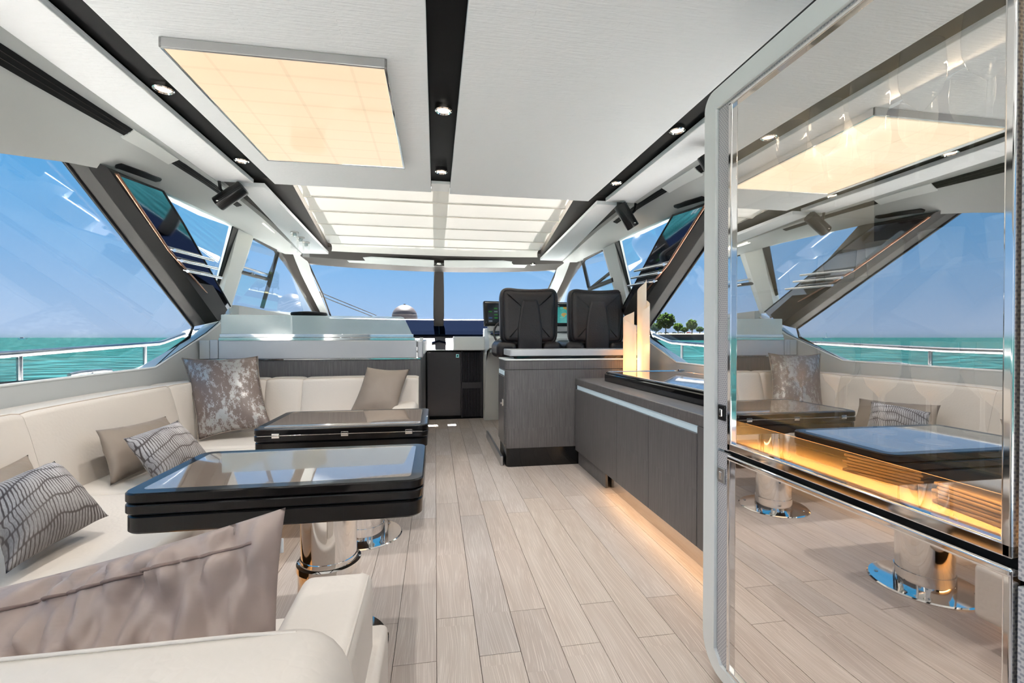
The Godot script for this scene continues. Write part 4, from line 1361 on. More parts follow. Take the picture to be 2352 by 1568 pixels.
	var chart := tex(256, 160, func(u: float, v: float) -> Color:
		if v < 0.12:
			return Color(0.03, 0.03, 0.04)
		var k := nA.get_noise_2d(u * 120.0, v * 80.0) + (u - 0.35) * 0.35 + (0.4 - v) * 0.5
		if k > 0.18:
			return Color(0.62, 0.52, 0.25)
		if absf(k) < 0.012:
			return Color(0.10, 0.35, 0.36)
		return Color(0.12, 0.58, 0.55) if k < 0.05 else Color(0.2, 0.66, 0.62))
	var gauges := tex(256, 160, func(u: float, v: float) -> Color:
		var c2 := Color(0.05, 0.075, 0.11)
		var gu := fposmod(u * 7.0, 1.0)
		var gv := fposmod(v * 6.0, 1.0)
		var hsh := fposmod(sin(floorf(u * 7.0) * 12.9 + floorf(v * 6.0) * 78.2) * 43758.5, 1.0)
		if v > 0.2 and hsh > 0.45 and absf(gu - 0.5) < 0.32 and absf(gv - 0.5) < 0.2:
			c2 = [Color(0.12, 0.28, 0.5), Color(0.1, 0.45, 0.12), Color(0.4, 0.45, 0.5)][int(hsh * 100.0) % 3]
		return c2)
	var k := 0
	for d in [[0.62, 1.22, "display screen with dark gauge pages left of the first helm seat", gauges], [1.43, 2.02, "chart plotter showing a teal sea chart between the helm seats", chart]]:
		var m := mat("screen_glow%d" % k, c8(10, 10, 12), 0.1)
		m.emission_enabled = true
		m.emission_texture = d[3]
		m.emission = Color.WHITE
		m.emission_operator = BaseMaterial3D.EMISSION_OP_MULTIPLY
		m.emission_energy_multiplier = 0.5
		k += 1
		var w: float = d[1] - d[0]
		var mo := thing("helm_display", d[2], "display", V((d[0] + d[1]) / 2, 1.30, -5.9), 6.0 if d[0] < 1.0 else -4.0, "helm displays")
		var hs := Node3D.new()
		hs.name = "housing_mount"
		obj("housing", rbox(V(w, 0.33, 0.07), 0.014, 2), M.black_plastic, mo, V(0, 0.16, -0.03), V(-10, 0, 0))
		var qm := QuadMesh.new()
		qm.size = Vector2(w - 0.09, 0.25)
		obj("screen", qm, m, mo, V(0, 0.168, 0.0085), V(-10, 0, 0))
		obj("bezel", rbox(V(w - 0.03, 0.012, 0.006), 0.002), M.steel, mo, V(0, 0.305, -0.016), V(-10, 0, 0))
		obj("stand", rbox(V(w * 0.8, 0.08, 0.1), 0.01, 2), M.satin, mo, V(0, -0.03, -0.03))
		hs.free()
		if d[3] == chart:
			# small maker's name printed above the chart
			var tm := TextMesh.new()
			tm.text = "Raymarine"
			tm.font_size = 16
			tm.pixel_size = 0.0013
			tm.depth = 0.001
			obj("lettering", tm, M.white_paint, mo, V(-0.14, 0.276, -0.008), V(-10, 0, 0))
	var sw := thing("steering_wheel", "black steering wheel half hidden by the first helm seat", "wheel", V(0.90, 1.2, -5.55))
	var ring := []
	for i in 33:
		var a := TAU * i / 32
		ring.append(V(cos(a) * 0.19, sin(a) * 0.17, sin(a) * -0.08))
	obj("rim", tube(ring, 0.014, 8), M.black_leather, sw)
	for i in 3:
		var a := TAU * i / 3 + PI / 2
		obj("spoke", tube([V(0, 0, 0.02), V(cos(a) * 0.185, sin(a) * 0.165, sin(a) * -0.08)], 0.008, 6), M.steel, sw)
	obj("hub", tube([V(0, 0, 0.04), V(0, 0, -0.16)], 0.035, 12), M.black_plastic, sw)

func build_galley() -> void:
	var g := thing("galley_unit", "low grey veneer galley unit with a lit finger recess", "cabinet", V(1.75, 0, -3.0))
	var o := V(-1.75, 0, 3.0)
	box("carcass", V(1.27, 0.12, -3.965) + o, V(2.15, 0.70, -1.5) + o, M.veneer, g, 0.003)
	box("worktop", V(1.248, 0.722, -3.965) + o, V(2.15, 0.782, -1.5) + o, M.veneer, g, 0.008, 2)
	var rec := box("recess_lamp", V(1.262, 0.684, -3.95) + o, V(1.268, 0.722, -2.0) + o, M.led_cool, g, 0.001)
	rec.set_meta("label", "pale lit finger recess")
	for d in [[-3.96, -3.012], [-3.008, -2.532], [-2.528, -2.022], [-2.018, -1.5]]:
		var top := 0.684 if d[1] < -2.0 else 0.722
		box("door", V(1.248, 0.135, d[0]) + o, V(1.268, top, d[1]) + o, M.veneer, g, 0.002)
	box("kick", V(1.315, 0.0, -3.3) + o, V(1.34, 0.12, -1.5) + o, M.steel, g, 0.002)
	box("kick", V(1.28, 0.0, -3.97) + o, V(1.30, 0.13, -3.3) + o, M.veneer, g, 0.002)
	var led := obj("kick_lamp", rbox(V(0.012, 0.012, 1.7), 0.003), M.led_warm, g, V(1.30, 0.118, -2.42) + o)
	area_light("kick_light", V(-0.008, -0.008, 0), V(-55, 90, 0), Vector2(1.7, 0.02), c8(255, 200, 138), 0.075, led)
	# gloss black hob cover
	var h := thing("hob_cover", "gloss black lidded cover on the galley worktop", "cover", V(1.75, 0.782, -2.8))
	o = V(-1.75, -0.782, 2.8)
	var R := V(90, 0, 0)
	var foot := rrect(1.41 + o.x, -3.70 + o.z, 2.1 + o.x, -1.6 + o.z, 0.05, 6)
	obj("box", extrude(foot, -0.066, 0.0, 0.006), M.gloss_black, h, Vector3.ZERO, R)
	obj("lid_glass", extrude(inset(foot, 0.012), -0.078, -0.064, 0.003), M.gloss_black, h, Vector3.ZERO, R)
	var edge := []
	for p in inset(foot, 0.03):
		edge.append(V(p.x, 0.079, p.y))
	edge.append(edge[0])
	obj("rim", tube(edge, 0.005, 6), M.chrome, h)
	obj("mirror_top", extrude(inset(foot, 0.035), -0.0795, -0.077, 0.0005), M.dark_mirror, h, Vector3.ZERO, R)
	obj("clip", rbox(V(0.05, 0.012, 0.03), 0.004), M.steel, h, V(0.36, 0.084, -0.86))
	# curled acrylic lamp
	var l := thing("spiral_lamp", "curled white acrylic lamp glowing warm beside the helm seats", "lamp", V(1.768, 0.782, -3.82))
	# two curled sheets: [centre x, turns as angles from..to, radius from..to, top from..to]
	for sh in [[-0.058, 55.0, 330.0, 0.060, 0.056, 0.465, 0.60], [0.060, 118.0, -330.0, 0.066, 0.030, 0.60, 0.885]]:
		var n := 64
		var b := B.new()
		var prev := []
		for i in n + 1:
			var t := float(i) / n
			var a := deg_to_rad(lerpf(sh[1], sh[2], t))
			var r: float = lerpf(sh[3], sh[4], t)
			var top: float = lerpf(sh[5], sh[6], pow(t, 0.9))
			var p := V(sh[0] + cos(a) * r, 0.0, sin(a) * r)
			var qn := V(cos(a), 0, sin(a)) * 0.003
			var cur := [p, p + V(0, top, 0), p + V(0, top, 0) + qn, p + qn]
			if i > 0:
				for k in 4:
					b.cur = k
					b.q(prev[k], prev[(k + 1) % 4], cur[(k + 1) % 4], cur[k])
			else:
				b.cur = 9
				b.q(cur[3], cur[2], cur[1], cur[0])
			prev = cur
		b.cur = 8
		b.q(prev[0], prev[1], prev[2], prev[3])
		obj("shade", fin(b), M.acrylic, l)
	obj("base", lathe([Vector2(0, 0), Vector2(0.14, 0), Vector2(0.14, 0.012), Vector2(0, 0.014)], 40), M.white_paint, l)
	for p in [V(-0.058, 0.13, 0.0), V(0.075, 0.27, 0.02)]:
		var bulb := obj("bulb", lathe([Vector2(0, -0.03), Vector2(0.012, -0.028), Vector2(0.02, 0.0), Vector2(0.012, 0.028), Vector2(0, 0.03)], 14), M.bulb_glow, l, p)
		omni("bulb_light", Vector3.ZERO, c8(255, 190, 120), 0.10, 0.03, bulb)

func build_bar() -> void:
	var c := thing("drinks_cabinet", "tall cabinet with a half-silvered glass door above a mirror door", "cabinet", V(1.25, 0, -0.5))
	var o := V(-1.25, 0, 0.5)
	# carcass walls round the glazed compartment
	box("side", V(0.935, 0.05, -1.437) + o, V(1.55, 1.965, -1.35) + o, M.satin, c, 0.004)
	box("side", V(0.96, 0.05, -0.56) + o, V(1.55, 1.965, 1.2) + o, M.satin, c, 0.004)
	box("back", V(1.5, 0.05, -1.36) + o, V(1.55, 1.965, -0.55) + o, M.cabinet_dark, c, 0.004)
	box("top", V(0.96, 1.92, -1.36) + o, V(1.55, 1.97, -0.55) + o, M.satin, c, 0.004)
	box("compartment_floor", V(0.96, 0.775, -1.36) + o, V(1.5, 0.812, -0.55) + o, M.cabinet_inside, c, 0.002)
	box("plinth", V(0.97, 0.0, -1.38) + o, V(1.55, 0.06, 1.2) + o, M.black_matte, c, 0.004)
	# painted outer frame with a rounded corner
	var fr := PackedVector2Array()
	# polygon in (z, y); the node turns z into place
	var outer := [[1.2, 0.035], [-1.34, 0.035]]
	for i in 7:
		var a := PI * 1.5 - PI / 2 * i / 6.0
		outer.append([-1.34 + 0.10 * cos(a), 0.135 + 0.10 * sin(a)])
	for i in 7:
		var a := PI - PI / 2 * i / 6.0
		outer.append([-1.39 + 0.05 * cos(a), 1.92 + 0.05 * sin(a)])
	outer.append([1.2, 1.97])
	var innr := [[1.2, 1.905], [-1.378, 1.905], [-1.378, 0.115], [-1.345, 0.078], [1.2, 0.078]]
	for p in outer:
		fr.append(Vector2(p[0], p[1]))
	for p in innr:
		fr.append(Vector2(p[0], p[1]))
	# local x -> world z, depth -> world x : turn about y by -90
	obj("outer_frame", extrude_simple(fr, -0.945, -0.915), M.satin_white, c, V(o.x, 0, o.z), V(0, -90, 0))
	# woven leather strips
	for r in [[-1.376, -1.322, 0.785, 1.903], [-1.376, -1.322, 0.08, 0.775], [-0.585, 1.2, 0.76, 1.903], [-0.585, 1.2, 0.08, 0.75]]:
		box("leather_strip", V(0.925, r[2], r[0]) + o, V(0.94, r[3], r[1]) + o, M.woven_leather, c, 0.002)
	box("leather_strip", V(0.925, 1.893, -1.32) + o, V(0.94, 1.904, -0.585) + o, M.woven_leather, c, 0.002)
	# glass door
	var gd := Node3D.new()
	gd.name = "glass_door"
	c.add_child(gd, true)
	var zc := [-1.318, -0.588]
	box("frame_stile", V(0.918, 0.79, zc[0]) + o, V(0.94, 1.892, zc[0] + 0.018) + o, M.chrome, gd, 0.004, 2)
	box("frame_stile", V(0.918, 0.79, zc[1] - 0.016) + o, V(0.94, 1.892, zc[1]) + o, M.chrome, gd, 0.004, 2)
	box("frame_rail", V(0.918, 0.79, zc[0]) + o, V(0.94, 0.815, zc[1]) + o, M.chrome, gd, 0.004, 2)
	box("frame_rail", V(0.918, 1.882, zc[0]) + o, V(0.94, 1.893, zc[1]) + o, M.chrome, gd, 0.003, 2)
	var pn := QuadMesh.new()
	pn.size = Vector2(zc[1] - zc[0] - 0.034, 1.882 - 0.815)
	obj("pane", pn, M.half_silvered, gd, V(0.930, (1.882 + 0.815) / 2, (zc[0] + zc[1]) / 2 + 0.001) + o, V(0, -90, 0))
	# mirror door
	var md := Node3D.new()
	md.name = "mirror_door"
	c.add_child(md, true)
	box("frame_stile", V(0.918, 0.08, zc[0]) + o, V(0.94, 0.775, zc[0] + 0.014) + o, M.chrome, md, 0.004, 2)
	box("frame_stile", V(0.918, 0.08, zc[1] - 0.014) + o, V(0.94, 0.775, zc[1]) + o, M.chrome, md, 0.004, 2)
	box("frame_rail", V(0.916, 0.758, zc[0]) + o, V(0.94, 0.777, zc[1]) + o, M.chrome, md, 0.007, 3)
	box("frame_rail", V(0.918, 0.08, zc[0]) + o, V(0.94, 0.092, zc[1]) + o, M.chrome, md, 0.004, 2)
	box("mirror", V(0.930, 0.088, zc[0] + 0.01) + o, V(0.936, 0.762, zc[1] - 0.01) + o, M.smoked_mirror, md, 0.0005)
	box("mirror_backing", V(0.937, 0.085, zc[0]) + o, V(0.955, 0.77, zc[1]) + o, M.black_matte, md, 0.001)
	box("shadow_gap", V(0.935, 0.775, -1.376) + o, V(0.945, 0.79, 1.2) + o, M.black_matte, c, 0.001)
	# push latches
	for y in [0.905, 0.70]:
		var lt := box("latch", V(0.919, y - 0.025, -1.368) + o, V(0.928, y + 0.025, -1.332) + o, M.black_plastic if y > 0.8 else M.brushed, c, 0.003)
		obj("latch_button", rbox(V(0.006, 0.026, 0.014), 0.003), M.chrome, lt, V(-0.005, 0, 0))
	# glass shelves
	for y in [1.565, 1.29, 0.915]:
		box("shelf", V(0.965, y - 0.008, -1.345) + o, V(1.495, y, -0.565) + o, M.green_edge_glass, c, 0.001)
	# warm lamp under the front edge, plus one added for the glasses
	box("lamp_channel", V(0.956, 0.882, -1.34) + o, V(0.992, 0.905, -0.57) + o, M.cabinet_dark, c, 0.001)
	var lp := obj("lamp_strip", rbox(V(0.012, 0.006, 0.7), 0.002), M.led_warm, c, V(0.978, 0.879, -0.95) + o)
	area_light("lamp_light", V(0.0, -0.006, 0), V(-70, -90, 0), Vector2(0.7, 0.015), c8(255, 190, 110), 0.14, lp)
	var lp2 := obj("lamp_strip", rbox(V(0.01, 0.008, 0.7), 0.002), M.led_cool, c, V(1.485, 1.912, -0.95) + o)  # added strip at the top back that brightens the glasses
	area_light("lamp_light", V(-0.006, -0.006, 0), V(-45, 90, 0), Vector2(0.7, 0.015), c8(255, 226, 190), 0.16, lp2)
	# stemware
	var wine := lathe([Vector2(0.0, 0.002), Vector2(0.034, 0.001), Vector2(0.034, 0.003), Vector2(0.006, 0.008), Vector2(0.0045, 0.03), Vector2(0.0045, 0.085), Vector2(0.012, 0.095), Vector2(0.030, 0.115), Vector2(0.040, 0.145), Vector2(0.042, 0.175), Vector2(0.038, 0.225)], 24, 1, 1, false)
	var names := ["first", "second", "third", "fourth", "fifth"]
	var places := [[1.565, "top shelf", 1.06, "front row"], [1.565, "top shelf", 1.28, "back row"], [0.915, "lower shelf", 1.10, "front row"], [0.915, "lower shelf", 1.32, "back row"]]
	for p in places:
		for i in 5:
			var g := obj("wine_glass", wine, M.drink_glass, null, V(p[2], p[0], -0.72 - 0.125 * i - (0.06 if p[3] == "back row" else 0.0)))
			tag(g, "clear wine glass, %s from the aft end, %s of the %s" % [names[i], p[3], p[1]], "wine glass", "stemware in the drinks cabinet")
	var tumbler := lathe([Vector2(0.0, 0.004), Vector2(0.03, 0.0), Vector2(0.033, 0.004), Vector2(0.040, 0.10)], 20, 1, 1, false)
	for i in 5:
		var g := obj("tumbler", tumbler, M.drink_glass, null, V(1.12, 1.29, -0.72 - 0.13 * i))
		tag(g, "clear tumbler, %s from the aft end, middle cabinet shelf" % names[i], "tumbler", "tumblers in the drinks cabinet")
	# folded cloth napkins on the lit floor
	for q in [[V(1.12, 0.812, -0.93), "stack of folded brown napkins in the middle of the lit cabinet floor", 12.0], [V(1.08, 0.812, -0.68), "stack of folded brown napkins at the aft end of the lit cabinet floor", -6.0]]:
		var st := thing("napkin_stack", q[1], "napkins", q[0], q[2], "napkin stacks")
		for k in 6:
			obj("napkin", rbox(V(0.17 + 0.006 * (k % 3), 0.007, 0.16 + 0.005 * (k % 2)), 0.003), M.napkin, st, V(0.004 * ((k * 7) % 3 - 1), 0.004 + 0.0075 * k, 0.004 * ((k * 5) % 3 - 1)), V(0, (k * 13) % 7 - 3, 0))

# polygon pushed along z without chamfers
func extrude_simple(poly: PackedVector2Array, z0: float, z1: float) -> ArrayMesh:
	var a := []
	for p in poly:
		a.append(V(p.x, p.y, z0))
	return slab(a, V(0, 0, z1 - z0))

# ---------------------------------------------------------------- cushions
# corner order: top left, top right, bottom right, bottom left, as seen from the front
func pil(c: Array, u: float, v: float, thick: float, pinch: float, side: float, wr: FastNoiseLite, amp: float, fold := 0.0) -> Vector3:
	var uu := u * 2 - 1
	var vv := v * 2 - 1
	var pu := uu * (1.0 - pinch * (1 - uu * uu) * 0.0)
	var ex := 1.0 - pinch * (1.0 - vv * vv) * absf(uu)
	var ey := 1.0 - pinch * (1.0 - uu * uu) * absf(vv)
	var U := (pu * ex + 1) / 2
	var W := (vv * ey + 1) / 2
	var top: Vector3 = (c[0] as Vector3).lerp(c[1], U)
	var bot: Vector3 = (c[3] as Vector3).lerp(c[2], U)
	var p := top.lerp(bot, W)
	var nrm: Vector3 = ((c[1] - c[0]) + (c[2] - c[3])).cross((c[3] - c[0]) + (c[2] - c[1])).normalized()
	nrm = -nrm
	var eu := 1.0 - pow(absf(uu), 2.6)
	var ev := 1.0 - pow(absf(vv), 2.6)
	var h := pow(maxf(eu * ev, 0.0), 0.62)
	var nz := wr.get_noise_3d(p.x * 40.0, p.y * 40.0, p.z * 40.0 + side * 20.0)
	var edge := clampf(1.0 - h, 0.0, 1.0)
	var fo := fold * (wr.get_noise_2d(u * 34.0 + v * 5.0, v * 7.0) + 0.6 * wr.get_noise_2d(u * 70.0 - v * 9.0 + 50.0, v * 10.0)) * clampf(h * 2.2, 0, 1) * (0.45 + 0.9 * absf(vv))
	return p + nrm * side * (thick * 0.5 * h + fo + amp * nz * (0.35 + edge) * (1.0 if h > 0.02 else 0.0))

func cushion(called: String, label: String, c: Array, thick: float, m: Material, piping: Material, sd_ := 1, amp := 0.006, group := "sofa cushions", pinch := 0.09, fold := 0.0) -> Node3D:
	var mid: Vector3 = (c[0] + c[1] + c[2] + c[3]) / 4.0
	var t := thing(called, label, "cushion", V(mid.x, minf(c[2].y, c[3].y), mid.z), 0.0, group)
	var k := []
	for p in c:
		k.append(p - t.position)
	var wr := noise(0.25, sd_, FastNoiseLite.TYPE_SIMPLEX_SMOOTH, 2)
	var b := B.new()
	var n := 30 if fold == 0.0 else 60
	for side in [1.0, -1.0]:
		var g := []
		for j in n + 1:
			var row := []
			for i in n + 1:
				row.append(pil(k, float(i) / n, float(j) / n, thick, pinch, side, wr, amp, fold))
			g.append(row)
		for j in n:
			for i in n:
				var u0 := float(i) / n
				var u1 := float(i + 1) / n
				var v0 := float(j) / n
				var v1 := float(j + 1) / n
				if side > 0:
					b.qu(g[j][i], g[j + 1][i], g[j + 1][i + 1], g[j][i + 1], Vector2(u0, v0), Vector2(u0, v1), Vector2(u1, v1), Vector2(u1, v0))
				else:
					b.qu(g[j][i], g[j][i + 1], g[j + 1][i + 1], g[j + 1][i], Vector2(u0, v0), Vector2(u1, v0), Vector2(u1, v1), Vector2(u0, v1))
	obj("cover", fin(b), m, t)
	if piping:
		var line := []
		for e in 4:
			for i in 20:
				var f := i / 20.0
				var uv: Array = [[f, 0.0], [1.0, f], [1.0 - f, 1.0], [0.0, 1.0 - f]][e]
				line.append(pil(k, uv[0], uv[1], thick, pinch, 0.0, wr, 0.0))
		line.append(line[0])
		obj("piping", tube(line, 0.004, 6), piping, t)
	return t

func build_cushions() -> void:
	cushion("velvet_cushion", "large distressed silver-brown velvet cushion in the sofa corner", [V(-2.011, 0.985, -4.05), V(-1.471, 0.993, -4.12), V(-1.255, 0.45, -3.8), V(-1.74, 0.385, -3.72)], 0.17, M.velvet, M.taupe, 3)
	cushion("plain_cushion", "plain taupe cushion leaning at the forward end of the sofa", [V(-0.588, 0.895, -4.12), V(-0.222, 0.872, -4.1), V(-0.32, 0.50, -3.85), V(-0.716, 0.50, -3.93)], 0.14, M.taupe, null, 5)
	cushion("plain_cushion", "taupe leather cushion behind the far brush-striped cushion", [V(-1.79, 0.655, -2.76), V(-1.80, 0.618, -3.42), V(-1.62, 0.385, -3.35), V(-1.66, 0.385, -2.66)], 0.13, M.taupe, null, 7)
	cushion("striped_cushion", "grey brush-striped lumbar cushion beside the far taupe cushion", [V(-1.623, 0.618, -2.7), V(-1.566, 0.640, -3.1), V(-1.275, 0.42, -2.9), V(-1.315, 0.415, -2.45)], 0.15, M.strokes, null, 9)
	cushion("striped_cushion", "large grey brush-striped lumbar cushion nearest the camera", [V(-1.62, 0.60, -1.93), V(-1.615, 0.62, -2.25), V(-1.285, 0.44, -2.05), V(-1.31, 0.42, -1.64)], 0.17, M.strokes, null, 11)
	cushion("plain_cushion", "taupe leather cushion cut off at the left picture edge", [V(-1.86, 0.57, -2.12), V(-1.872, 0.605, -2.46), V(-1.73, 0.42, -2.36), V(-1.68, 0.40, -1.98)], 0.12, M.taupe, null, 13)
	var f := cushion("leather_cushion", "big mauve-taupe leather cushion against the sofa's aft back", [V(-0.92, 0.675, -0.95), V(-0.305, 0.80, -1.0), V(-0.262, 0.42, -0.84), V(-0.86, 0.38, -0.80)], 0.19, M.mauve, null, 15, 0.006, "sofa cushions", 0.05, 0.045)
	var seam := []
	var k := []
	for p in [V(-0.92, 0.675, -0.95), V(-0.305, 0.80, -1.0), V(-0.262, 0.42, -0.84), V(-0.86, 0.38, -0.80)]:
		k.append(p - f.position)
	var wr := noise(0.25, 15, FastNoiseLite.TYPE_SIMPLEX_SMOOTH, 2)
	for i in 121:
		seam.append(pil(k, lerpf(0.02, 0.93, i / 120.0), 0.13, 0.198, 0.05, 1.0, wr, 0.006, 0.045))
	obj("seam", tube(seam, 0.003, 6), M.stitch_mauve, f)
	obj("zip_pull", rbox(V(0.008, 0.03, 0.004), 0.002), M.white_paint, f, k[1] + V(-0.002, -0.07, 0.02))

# ---------------------------------------------------------------- deckhead fittings
func build_ceiling_fittings() -> void:
	# luminous panel
	var p := thing("light_panel", "large square warm luminous panel in a steel frame on the deckhead", "ceiling light", V(-0.585, 2.2, -2.38))
	var x := 0.40
	var z := 0.54
	box("frame", V(-x, 0.0, -z), V(x, 0.038, -z + 0.012), M.chrome, p, 0.003, 2)
	box("frame", V(-x, 0.0, z - 0.012), V(x, 0.038, z), M.brushed, p, 0.003, 2)
	box("frame", V(-x, 0.0, -z), V(-x + 0.012, 0.038, z), M.chrome, p, 0.003, 2)
	box("frame", V(x - 0.012, 0.0, -z), V(x, 0.038, z), M.chrome, p, 0.003, 2)
	var b := B.new()
	b.cur = -1
	b.qu(V(-x + 0.01, 0.004, -z + 0.01), V(x - 0.01, 0.004, -z + 0.01), V(x - 0.01, 0.004, z - 0.01), V(-x + 0.01, 0.004, z - 0.01), Vector2(0, 0), Vector2(1, 0), Vector2(1, 1), Vector2(0, 1))
	obj("glow_panel", fin(b, false), M.light_panel_glow, p)
	area_light("panel_light", V(0, -0.004, 0), V(-90, 0, 0), Vector2(x * 2 - 0.03, z * 2 - 0.03), c8(250, 222, 188), 0.08, p)
	# downlights; those by the aft doors are unseen, added for fill
	var where := [["port channel, aft", V(-1.195, 2.275, -2.27)], ["port channel, forward", V(-1.195, 2.275, -3.10)], ["centre channel, aft", V(0.041, 2.275, -2.255)], ["centre channel, forward", V(0.041, 2.275, -3.085)], ["starboard channel, aft", V(1.278, 2.275, -2.265)], ["starboard channel, forward", V(1.278, 2.275, -3.10)], ["port channel, added out of view by the aft doors", V(-1.195, 2.275, 0.2)], ["centre channel, added out of view by the aft doors", V(0.041, 2.275, 0.2)], ["starboard channel, added out of view by the aft doors", V(1.278, 2.275, 0.2)]]
	for w in where:
		var d := thing("downlight", "small round lit downlight in the %s" % w[0], "downlight", w[1], 0.0, "deckhead downlights")
		obj("rim", lathe([Vector2(0.028, 0.0), Vector2(0.041, -0.003), Vector2(0.042, -0.020), Vector2(0.036, -0.024), Vector2(0.030, -0.016)], 32, 1, 1, false), M.chrome, d)
		obj("lamp_lens", lathe([Vector2(0, -0.014), Vector2(0.020, -0.014), Vector2(0.034, -0.018)], 24, 1, 1, false), M.lamp_glow, d)
		spot("downlight_light", V(0, -0.03, 0), c8(255, 252, 248), 0.6, 0.03, 68.0, d)
	for w in [["between the two windscreen flaps", V(0.05, 2.135, -6.24)], ["beside the starboard windscreen flap", V(1.345, 2.165, -6.22)]]:
		var d := thing("map_light", "tiny steel map light %s" % w[0], "downlight", w[1], 0.0, "map lights over the windscreen")
		obj("rim", lathe([Vector2(0, 0.02), Vector2(0.034, 0.02), Vector2(0.036, 0.0), Vector2(0.028, -0.006), Vector2(0.022, 0.0)], 24), M.chrome, d)
		obj("lens", lathe([Vector2(0, 0.0), Vector2(0.022, 0.0)], 16, 1, 1, false), M.black_plastic, d)
	# glass cylinders under the port side panel
	for i in 3:
		var g := thing("glass_pendant", "clear glass cylinder light under the port panel, %s from aft" % ["first", "second", "third"][i], "light", V(-1.39 - 0.008 * i, 2.215 - 0.003 * i, -4.87 - 0.235 * i), 0.0, "glass cylinder lights")
		obj("socket", lathe([Vector2(0, 0), Vector2(0.04, 0.0), Vector2(0.04, -0.02), Vector2(0.022, -0.024), Vector2(0.018, -0.05), Vector2(0, -0.05)], 24), M.steel, g)
		obj("cylinder", lathe([Vector2(0.036, -0.004), Vector2(0.036, -0.17)], 28, 1, 1, false), M.lamp_glass, g)
	# air outlets and trims on the header bands
	for s in [-1, 1]:
		var side := "port" if s < 0 else "starboard"
		for v in [[0.6, -2.63, "long aft"], [-3.05, -4.03, "short forward"]]:
			var a := on_band(v[0], v[1], 0.1, 0.26, s)
			var th := thing("air_outlet", "%s black air outlet slot in the %s header" % [v[2], side], "vent", a[0], 0.0, "header air outlets")
			obj("slot", band_strip(v[0], v[1], 0.10, 0.25, s, 0.003, a[0]), M.black_matte, th)
			for k in 2:
				obj("vane", band_strip(v[0], v[1], 0.145 + 0.05 * k, 0.152 + 0.05 * k, s, 0.006, a[0]), M.dark_frame, th)
		var cv := on_band(-2.64, -3.04, 0.09, 0.27, s)
		var cp := thing("header_cover", "pale flush cover between the %s air outlets" % side, "cover", cv[0], 0.0, "header covers")
		obj("plate", band_strip(-2.635, -3.045, 0.09, 0.30, s, 0.006, cv[0]), M.satin_white, cp)
		# black pill-shaped handhold
		var ph := thing("pill_grille", "black pill-shaped grille above the %s pillar" % side, "grille", sd(band(-2.95, 0.86), s), 0.0, "pill grilles")
		obj("plate", pill_on_band(-2.83, -3.20, 0.83, 0.755, s, ph.position), M.black_plastic, ph)
	# loudspeakers on brackets
	for q in [[V(-1.40, 2.13, -3.45), 1, "black bracket speaker hanging from the port header"], [V(1.515, 2.125, -3.45), -1, "black bracket speaker beside the starboard blind edge"], [V(1.56, 2.10, -2.35), -1, "black bracket speaker half hidden by the drinks cabinet"]]:
		var sp := thing("speaker", q[2], "speaker", q[0], 0.0, "bracket speakers")
		var dirv := V(0.80 * q[1], 0.60, 0.0).normalized() if q[1] > 0 else V(-0.55, 0.83, 0).normalized()
		var rr := PackedVector2Array()
		var out := []
		for i in 28:
			var an := TAU * i / 28
			out.append(Vector2(cos(an) * 0.045 * (1.0 if cos(an) > 0 else 1.25), sin(an) * 0.052))
		var rings := []
		var ax := dirv.cross(V(0, 0, 1)).normalized()
		for e in [[-0.105, 0.9], [-0.10, 1.0], [0.10, 1.0], [0.105, 0.9]]:
			var r := PackedVector3Array()
			for k in out:
				r.append(dirv * e[0] + ax * k.x * e[1] + V(0, 0, 1) * k.y * e[1])
			rings.append(r)
		obj("cabinet", loft_strips(rings), M.black_plastic, sp)
		obj("badge", rbox(V(0.014, 0.008, 0.004), 0.002), M.white_paint, sp, dirv * -0.08 + ax * 0.0 + V(0, 0, 0.053))
		obj("arm", tube([V(-0.04 * q[1], 0.02, -0.02), V(-0.075 * q[1], 0.05, -0.02), V(-0.085 * q[1], 0.13, -0.02)], 0.011, 8), M.black_plastic, sp)
	# cove light along the forward port header
	var cl := thing("cove_lamp", "short bright strip light behind the forward port panel", "strip light", V(-1.62, 2.222, -5.0))
	obj("lamp_strip", rbox(V(0.012, 0.012, 0.8), 0.004), M.cove_glow, cl, Vector3.ZERO, V(0, 4, 0))
	area_light("cove_light", V(0, -0.01, 0), V(-90, 0, 0), Vector2(0.02, 0.8), c8(255, 236, 205), 0.05, cl)

func band_n(z: float) -> Vector3:
	var u := band(z, 0)
	var l := band(z, 1)
	var f := band(z - 0.05, 0.5) - band(z + 0.05, 0.5)
	var n := (l - u).cross(f).normalized()
	return n if n.y < 0 else -n

func on_band(z0: float, z1: float, t0: float, t1: float, s: int) -> Array:
	return [sd(band((z0 + z1) / 2, (t0 + t1) / 2), s)]

func band_strip(z0: float, z1: float, t0: float, t1: float, s: int, lift: float, org: Vector3) -> ArrayMesh:
	var rings := []
	var n := 12
	for i in n + 1:
		var z := lerpf(z0, z1, float(i) / n)
		var nn := band_n(z)
		var a := band(z, t0)
		var c := band(z, t1)
		var r := PackedVector3Array()
		for p in sds([a + nn * lift, c + nn * lift, c - nn * 0.01, a - nn * 0.01], s):
			r.append(p - org)
		rings.append(r)
	return loft_strips(rings)

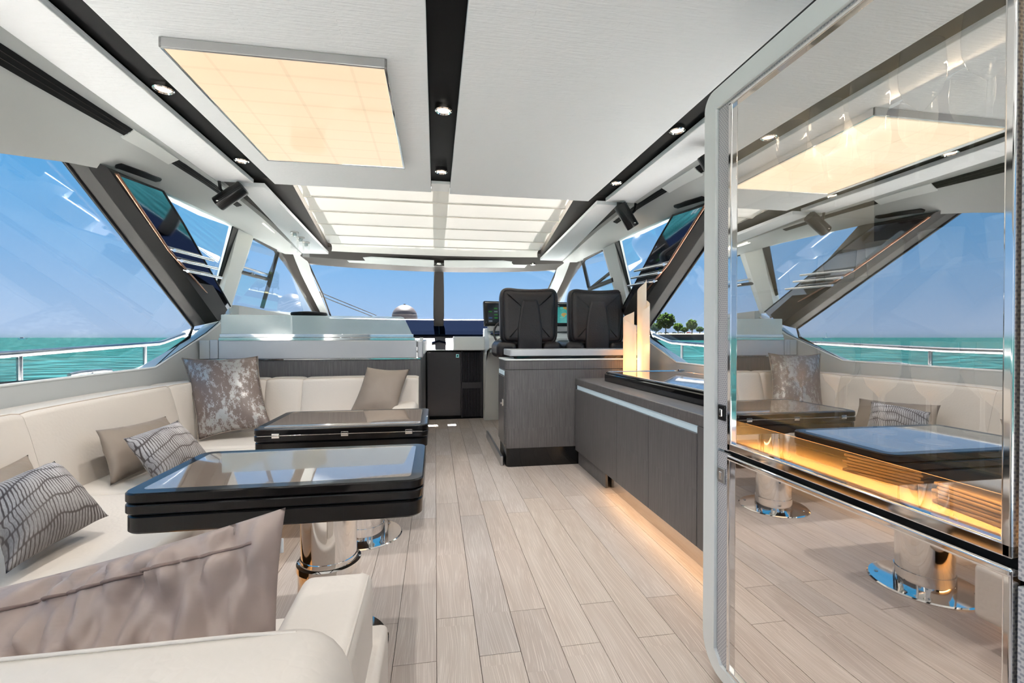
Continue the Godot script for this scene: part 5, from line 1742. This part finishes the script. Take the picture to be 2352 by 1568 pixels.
func pill_on_band(z0: float, z1: float, t0: float, t1: float, s: int, org: Vector3) -> ArrayMesh:
	var rings := []
	var n := 24
	for i in n + 1:
		var k := float(i) / n
		var z := lerpf(z0, z1, k)
		var ends := minf(k, 1 - k) * absf(z1 - z0)
		var hw := 0.021 * sqrt(clampf(1 - pow(1 - minf(ends / 0.021, 1.0), 2), 0.02, 1))
		var w := (band(z, 1) - band(z, 0)).length()
		var t := lerpf(t0, t1, k)
		var nn := band_n(z)
		var a := band(z, t - hw / w)
		var c := band(z, t + hw / w)
		var r := PackedVector3Array()
		for p in sds([a + nn * 0.006, c + nn * 0.006, c - nn * 0.008, a - nn * 0.008], s):
			r.append(p - org)
		rings.append(r)
	return loft_strips(rings)
